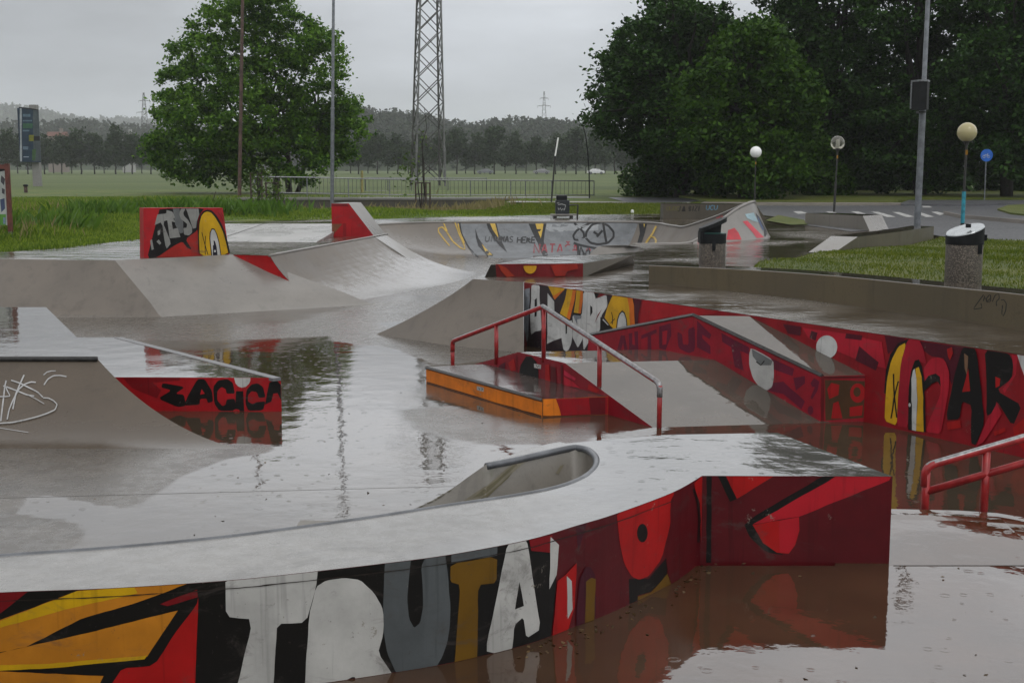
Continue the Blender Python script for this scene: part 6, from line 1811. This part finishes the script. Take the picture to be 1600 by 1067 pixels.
w18.paint([((150, 155, 158), ZB([(127, 118), (139, 118), (141, 462), (129, 462)])), ((56, 92, 70), ZB([(146, 218), (210, 218), (208, 250), (146, 250)])), ((84, 104, 118), ZB([(146, 158), (195, 158), (195, 176), (146, 176)])), ((84, 104, 118), ZB([(146, 196), (205, 196), (205, 206), (146, 206)])), ((84, 104, 118), ZB([(146, 260), (188, 260), (188, 270), (146, 270)])),
           ((72, 80, 84), ZB([(212, 130), (262, 134), (262, 460), (214, 460)])), ((112, 112, 40), ZB([(185, 292), (218, 292), (218, 332), (185, 332)])), ((90, 106, 120), ZB([(146, 366), (182, 366), (180, 386), (146, 386)])), ((62, 88, 56), ZB([(206, 386), (232, 380), (226, 456), (206, 456)])), ((130, 140, 150), ZB([(150, 430), (185, 430), (185, 436), (150, 436)])), ((34, 34, 36), ZB([(120, 112), (264, 130), (264, 136), (120, 120)])), ((34, 34, 36), ZB([(216, 300), (260, 300), (260, 330), (216, 330)]))], "poster", bl_)
ib_y = P(10, 377, 0).y
ib = thing("information_board", (P(10, 377, 0).x, ib_y, 0), "red brown framed information board with a printed sheet, cut off at the left edge", "notice board")
xa, xb = Y(9, 300, ib_y).x, Y(15, 300, ib_y).x; zt_ = Y(10, 256, ib_y).z; zf = Y(10, 362, ib_y).z
mb = MB(); mb.prism([(xa, ib_y), (xb, ib_y), (xb, ib_y + .1), (xa, ib_y + .1)], zf, zt_); mb.build("post", M["redbrown"], ib)
mb = MB(); mb.prism([(xa + .01, ib_y + .01), (xb - .01, ib_y + .01), (xb - .01, ib_y + .09), (xa + .01, ib_y + .09)], -.1, zf); mb.build("foot", M["steel"], ib)
xc = xa - 1.3; zb_ = Y(5, 352, ib_y).z; zp = Y(5, 264, ib_y).z
mb = MB(); mb.prism([(xc, ib_y + .03), (xa, ib_y + .03), (xa, ib_y + .07), (xc, ib_y + .07)], zb_, zp); mb.build("sheet", paint((160, 164, 160)), ib)
mb = MB(); mb.prism([(xc - .1, ib_y + .0), (xa + .0, ib_y + .0), (xa + .0, ib_y + .1), (xc - .1, ib_y + .1)], zp, zt_ - .02); mb.build("frame_top", M["redbrown"], ib)
mb = MB(); mb.prism([(xc - .1, ib_y), (xc, ib_y), (xc, ib_y + .1), (xc - .1, ib_y + .1)], -.1, zt_); mb.build("post", M["redbrown"], ib)
w19 = Wall([(xc, ib_y + .03), (xa, ib_y + .03)], zb_, zp)
w19.paint([((84, 130, 60), [(-60, 336), (9.2, 335), (9.2, 352), (-60, 352)]), ((60, 70, 96), [(0, 312), (7, 310), (8, 326), (2, 332)]), ((70, 70, 74), [(2, 274), (8, 280), (6, 290), (1, 284)]), ((70, 70, 74), [(3, 294), (7.5, 296), (7, 304), (3, 302)]), ((110, 130, 150), [(5, 340), (8.5, 340), (8.5, 350), (5, 350)]), ((40, 40, 44), [(-60, 264), (9.2, 262), (9.2, 267), (-60, 280)])], "print", ib)

# ================================================================== 24 pylons
PM = simple("pylon_steel", (.07, .07, .066), .55, .3, .3, 2)
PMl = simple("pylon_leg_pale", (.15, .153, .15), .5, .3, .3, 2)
def big_pylon():
    y = 122.0
    bl_, br_, tl_, tr_ = Y(641, 288, y), Y(696.5, 290, y), Y(650.5, 0, y), Y(689.5, 0, y)
    w0 = br_.x - bl_.x; cx0 = (bl_.x + br_.x) / 2; w1_ = tr_.x - tl_.x; cx1 = (tl_.x + tr_.x) / 2; H = tl_.z
    o_ = thing("lattice_pylon", (cx0, y, 0), "tall steel lattice power pylon rising out of the top of the picture", "pylon")
    rot = math.radians(14)
    def cr(i, z):
        f = z / H; w = (w0 + (w1_ - w0) * f) / (math.cos(rot) + math.sin(rot)) ; cx = cx0 + (cx1 - cx0) * f
        if z > 22: w = max(w, .9)
        a = rot + math.pi / 4 + i * math.pi / 2
        return Vector((cx + w * .7071 * math.cos(a), y + w * .7071 * math.sin(a), z))
    Ht = 26.0
    for i in range(4):
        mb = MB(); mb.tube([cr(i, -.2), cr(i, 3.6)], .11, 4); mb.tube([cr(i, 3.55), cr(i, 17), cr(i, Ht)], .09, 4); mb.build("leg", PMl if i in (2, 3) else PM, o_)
    lv = [0.3]; 
    while lv[-1] < Ht - 1: lv.append(lv[-1] + max(1.0, 2.6 * (1 - lv[-1] / 60)))
    for i in range(4):
        mb = MB(); j = (i + 1) % 4
        for a, b_ in zip(lv, lv[1:]):
            mb.tube([cr(i, a), cr(j, b_)], .045, 4); mb.tube([cr(j, a), cr(i, b_)], .045, 4)
        mb.build("bracing", PM, o_)
    for zz, arm in ((19.5, 3.6), (22.5, 4.6), (25.3, 3.2)):
        for sgn in (-1, 1):
            mb = MB(); tip = Vector((cx1 + sgn * arm, y, zz + .1))
            for i in range(4): mb.tube([cr(i, zz - (.0 if i < 2 else 0)), tip], .05, 4)
            mb.tube([Vector((cx1, y, zz + 1)), tip], .05, 4); mb.build("cross_arm", PM, o_)
big_pylon()
def far_pylon(px, pyt, pyb, y, arms, label, half):
    b_, t_ = Y(px, pyb, y), Y(px, pyt, y); s_ = y / 2000
    o_ = thing("lattice_pylon", (b_.x, y, b_.z), label, "pylon", "distant power pylons")
    def cr(i, f):
        w = half * s_ * (1 - f) ** 1.0 + .25; return Vector((b_.x + w * (-1 if i in (0, 3) else 1), y + w * (-1 if i < 2 else 1), b_.z + (t_.z - b_.z) * f))
    r_ = .10 * y / 900
    mb = MB()
    for i in range(4): mb.tube([cr(i, 0), cr(i, 1)], r_ * 1.3, 4)
    mb.build("leg", PM, o_)
    mb = MB(); n = 9
    for k_ in range(n):
        for i in range(4):
            mb.tube([cr(i, k_ / n), cr((i + 1) % 4, (k_ + 1) / n)], r_ * .8, 4)
    mb.build("bracing", PM, o_)
    for py, hw in arms:
        zz = Y(px, py, y).z; mb = MB(); mb.tube([(b_.x - hw * s_, y, zz), (b_.x, y, zz + 1.5 * s_), (b_.x + hw * s_, y, zz)], r_, 4); mb.tube([(b_.x - hw * s_, y, zz), (b_.x + hw * s_, y, zz)], r_, 4)
        for sg_ in (-1, 1): mb.tube([(b_.x + sg_ * hw * s_, y, zz), (b_.x + sg_ * hw * s_, y, zz - 3 * s_)], r_ * .7, 4)
        mb.build("cross_arm", PM, o_)
far_pylon(227, 145, 215, 700, ((158, 8), (176, 12)), "small distant power pylon in the haze left of the big tree", 5)
far_pylon(850, 143, 215, 900, ((154, 6.5), (166, 10)), "small distant power pylon on the wooded hill right of the lattice pylon", 4.5)

# ================================================================== 25 far car and houses
def car(px, y, label, col, flip=1):
    c = Y(px, 280, y); c.z = 0
    o_ = thing("parked_car", tuple(c), label, "car")
    s = flip
    pr = [(-2.1, .35), (-2.1, .75), (-1.9, .95), (-1.2, 1.0), (-.55, 1.42), (.75, 1.45), (1.45, 1.05), (2.0, .95), (2.1, .7), (2.1, .35)]
    mb = MB(); n = len(pr)
    V_ = [(c.x + s * x, c.y - .82 * (.86 if z > 1.1 else 1), z) for x, z in pr] + [(c.x + s * x, c.y + .82 * (.86 if z > 1.1 else 1), z) for x, z in pr]
    mb.add(V_, [tuple(range(n)), tuple(range(n, 2 * n))[::-1]] + [(i, n + i, n + (i + 1) % n, (i + 1) % n) for i in range(n)])
    mb.build("body", simple("car_paint_%d" % px, col, .3), o_, bevel=.04)
    for (x0, x1) in ((-.95, .02), (.1, 1.05)):
        mb = MB(); mb.add([(c.x + s * x0, c.y - .80, 1.02), (c.x + s * x1, c.y - .80, 1.02), (c.x + s * (x1 - .1), c.y - .735, 1.36), (c.x + s * (x0 + .35 if x0 < 0 else x0), c.y - .735, 1.36)], [(0, 1, 2, 3)])
        for v_ in range(4): pass
        mb.build("window", M["black"], o_)
    for x in (-1.3, 1.3):
        mb = MB(); mb.tube([(c.x + s * x, c.y - .86, .33), (c.x + s * x, c.y - .6, .33)], .33, 14); w_ = mb.build("wheel", M["black"], o_)
        mb = MB(); mb.tube([(c.x + s * x, c.y - .875, .33), (c.x + s * x, c.y - .8, .33)], .2, 12); mb.build("rim", M["steel"], w_)
    for x in (-2.08, 2.08):
        mb = MB(); mb.box((c.x + s * x, c.y - .6, .72), (.1, .3, .12)); mb.build("headlight" if x < 0 else "tail_light", M["white"] if x < 0 else M["redrail"], o_)
car(931, 318, "white car parked by the far row of trees, right of the railing's end", (.6, .6, .62), -1)
car(846, 330, "small white car under the far trees, seen just above the railing", (.22, .22, .23), 1)
car(758, 330, "pale grey car under the far trees, left of the leaning sign stick", (.16, .17, .18), 1)
def house(px, pyb, pyt, w, y, wallc, roofc, label):
    c = Y(px, pyb, y); t_ = Y(px, pyt, y); h_ = t_.z - c.z; ww = w * y / 2000
    o_ = thing("house", tuple(c), label, "house")
    mb = MB(); mb.prism([(c.x - ww, y), (c.x + ww, y), (c.x + ww, y + ww), (c.x - ww, y + ww)], c.z - 14, c.z + h_ * .55); mb.build("wall", simple("house_wall_%d" % px, wallc, .7), o_)
    mb = MB(); e = ww * 1.1; z0, z1 = c.z + h_ * .552, c.z + h_
    mb.add([(c.x - e, y - .5, z0), (c.x + e, y - .5, z0), (c.x + e, y + ww + .5, z0), (c.x - e, y + ww + .5, z0), (c.x - e, y + ww / 2, z1), (c.x + e, y + ww / 2, z1)], [(0, 1, 5, 4), (2, 3, 4, 5), (0, 4, 3), (1, 2, 5), (3, 2, 1, 0)]); rf = mb.build("roof", simple("house_roof_%d" % px, roofc, .7), o_)
    mb = MB(); mb.box((c.x + e * .4, y + ww / 2, z1 + .3), (1, 1, 2)); mb.build("chimney", simple("chimney_%d" % px, wallc, .7), rf)
    for q in (-.5, .0, .5):
        mb = MB(); mb.box((c.x + ww * q, y - .02, c.z + h_ * .25), (ww * .2, .1, h_ * .25)); mb.build("window", M["black"], o_)
house(88, 222, 206, 14, 480, (.2, .17, .15), (.13, .06, .045), "far house with a long red roof, seen above the row of trees at left")
house(199, 224, 208, 9, 460, (.3, .3, .29), (.10, .09, .09), "far white house with a grey gable roof, left of the big tree")
# litter: small pale blob on the back deck
q = P(988, 333.5, 0)
mb = MB(); mb.lathe(q, [(0, .0), (.05, .01), (.06, .06), (.045, .13), (0, .14)], 10); tag(mb.build("paper_cup", M["white"]), "small white crumpled cup lying on the back deck", "litter")
n = 150; lv = []
for i in range(n):
    q_ = outer[random.randrange(len(outer) - 22, len(outer))]
    if i < 70: lv.append((q_.x + random.uniform(.0, .12), q_.y - random.uniform(.02, .16), NF + .004))
    elif i < 110: lv.append((random.uniform(.3, 3.6), random.uniform(5.5, 8), NF + .004))
    else: lv.append((random.uniform(-3.5, 2), random.uniform(9, 16), FL + .004))
V, F = leaf_quads(np.array(lv), .03, 3.0)
tag(np_mesh("fallen_leaves", V, F, leafmat("wet_dead_leaves", (.03, .02, .01), (.12, .08, .04), .4)), kind="stuff")

# ================================================================== 26 haze, sky, sun
mb = MB(); mb.box((0, 1700, 79), (9000, 3800, 163)); hz = mb.build("haze", simple("haze_tmp", (1, 1, 1)))
hm = bpy.data.materials.new("haze"); hm.use_nodes = True; nt = hm.node_tree; nt.nodes.clear()
ou = nt.nodes.new("ShaderNodeOutputMaterial"); pv = nt.nodes.new("ShaderNodeVolumePrincipled")
pv.inputs["Color"].default_value = (.92, .94, .97, 1); pv.inputs["Density"].default_value = 0.00022; pv.inputs["Anisotropy"].default_value = 0.0
nt.links.new(pv.outputs[0], ou.inputs["Volume"]); hz.data.materials.clear(); hz.data.materials.append(hm)
tag(hz, kind="stuff")
S.cycles.volume_bounces = 2; S.cycles.max_bounces = 8; S.cycles.diffuse_bounces = 3; S.cycles.glossy_bounces = 4; S.cycles.transmission_bounces = 6

nt = W.node_tree; nt.nodes.clear()
N = nt.nodes.new; lk = nt.links.new
ow = N("ShaderNodeOutputWorld"); bg = N("ShaderNodeBackground"); bg.inputs["Strength"].default_value = .1
sky = N("ShaderNodeTexSky"); sky.sky_type = "NISHITA"; sky.sun_disc = False; sky.sun_elevation = math.radians(52); sky.sun_rotation = math.radians(200); sky.air_density = 1; sky.dust_density = 4
hs = N("ShaderNodeHueSaturation"); hs.inputs["Saturation"].default_value = .15; hs.inputs["Value"].default_value = .12; lk(sky.outputs[0], hs.inputs["Color"])
tc = N("ShaderNodeTexCoord"); sx = N("ShaderNodeSeparateXYZ"); lk(tc.outputs["Generated"], sx.inputs[0])
mr = N("ShaderNodeMapRange"); lk(sx.outputs[2], mr.inputs[0])
for i, v_ in zip((1, 2, 3, 4), (0.0, 0.6, 0.0, 1.0)): mr.inputs[i].default_value = v_
cr_ = N("ShaderNodeValToRGB"); lk(mr.outputs[0], cr_.inputs[0])
e = cr_.color_ramp.elements; e[0].position = 0; e[0].color = (.60, .635, .68, 1); e[1].position = 1; e[1].color = (1.12, 1.12, 1.12, 1)
for pos, v_ in ((.10, (.54, .572, .62, 1)), (.2, (.56, .59, .635, 1)), (.33, (1.32, 1.36, 1.42, 1)), (.55, (1.28, 1.32, 1.37, 1))):
    q = e.new(pos); q.color = v_
mp = N("ShaderNodeMapping"); mp.inputs["Scale"].default_value = (1.6, 1.6, 5.5); lk(tc.outputs["Generated"], mp.inputs[0])
no = N("ShaderNodeTexNoise"); no.inputs["Scale"].default_value = 2.2; no.inputs["Detail"].default_value = 6; no.inputs["Roughness"].default_value = .55; lk(mp.outputs[0], no.inputs["Vector"])
m2 = N("ShaderNodeMapRange"); lk(no.outputs["Fac"], m2.inputs[0])
for i, v_ in zip((1, 2, 3, 4), (0.3, 0.7, 7.4, 12.0)): m2.inputs[i].default_value = v_
vm = N("ShaderNodeVectorMath"); vm.operation = "SCALE"; lk(cr_.outputs[0], vm.inputs[0]); lk(m2.outputs[0], vm.inputs["Scale"])
gx = N("ShaderNodeMapRange"); gx.interpolation_type = "SMOOTHSTEP"; lk(sx.outputs[0], gx.inputs[0])
for i, v_ in zip((1, 2, 3, 4), (-.5, .12, .74, 1.02)): gx.inputs[i].default_value = v_
vm2 = N("ShaderNodeVectorMath"); vm2.operation = "SCALE"; lk(vm.outputs[0], vm2.inputs[0]); lk(gx.outputs[0], vm2.inputs["Scale"]); vm = vm2
va = N("ShaderNodeVectorMath"); va.operation = "ADD"; lk(vm.outputs[0], va.inputs[0]); lk(hs.outputs[0], va.inputs[1])
lk(va.outputs[0], bg.inputs[0]); lk(bg.outputs[0], ow.inputs[0])
sun = bpy.data.lights.new("sun", "SUN"); sun.energy = .5; sun.angle = math.radians(25); sun.color = (1, .97, .93)
so = bpy.data.objects.new("sun", sun); COL.objects.link(so); so.rotation_euler = (math.radians(38), 0, math.radians(200 - 180 + 0)); so.location = (0, 0, 50)
S.view_settings.view_transform = "Standard"; S.view_settings.look = "None"; S.view_settings.exposure = 0; S.view_settings.gamma = 1
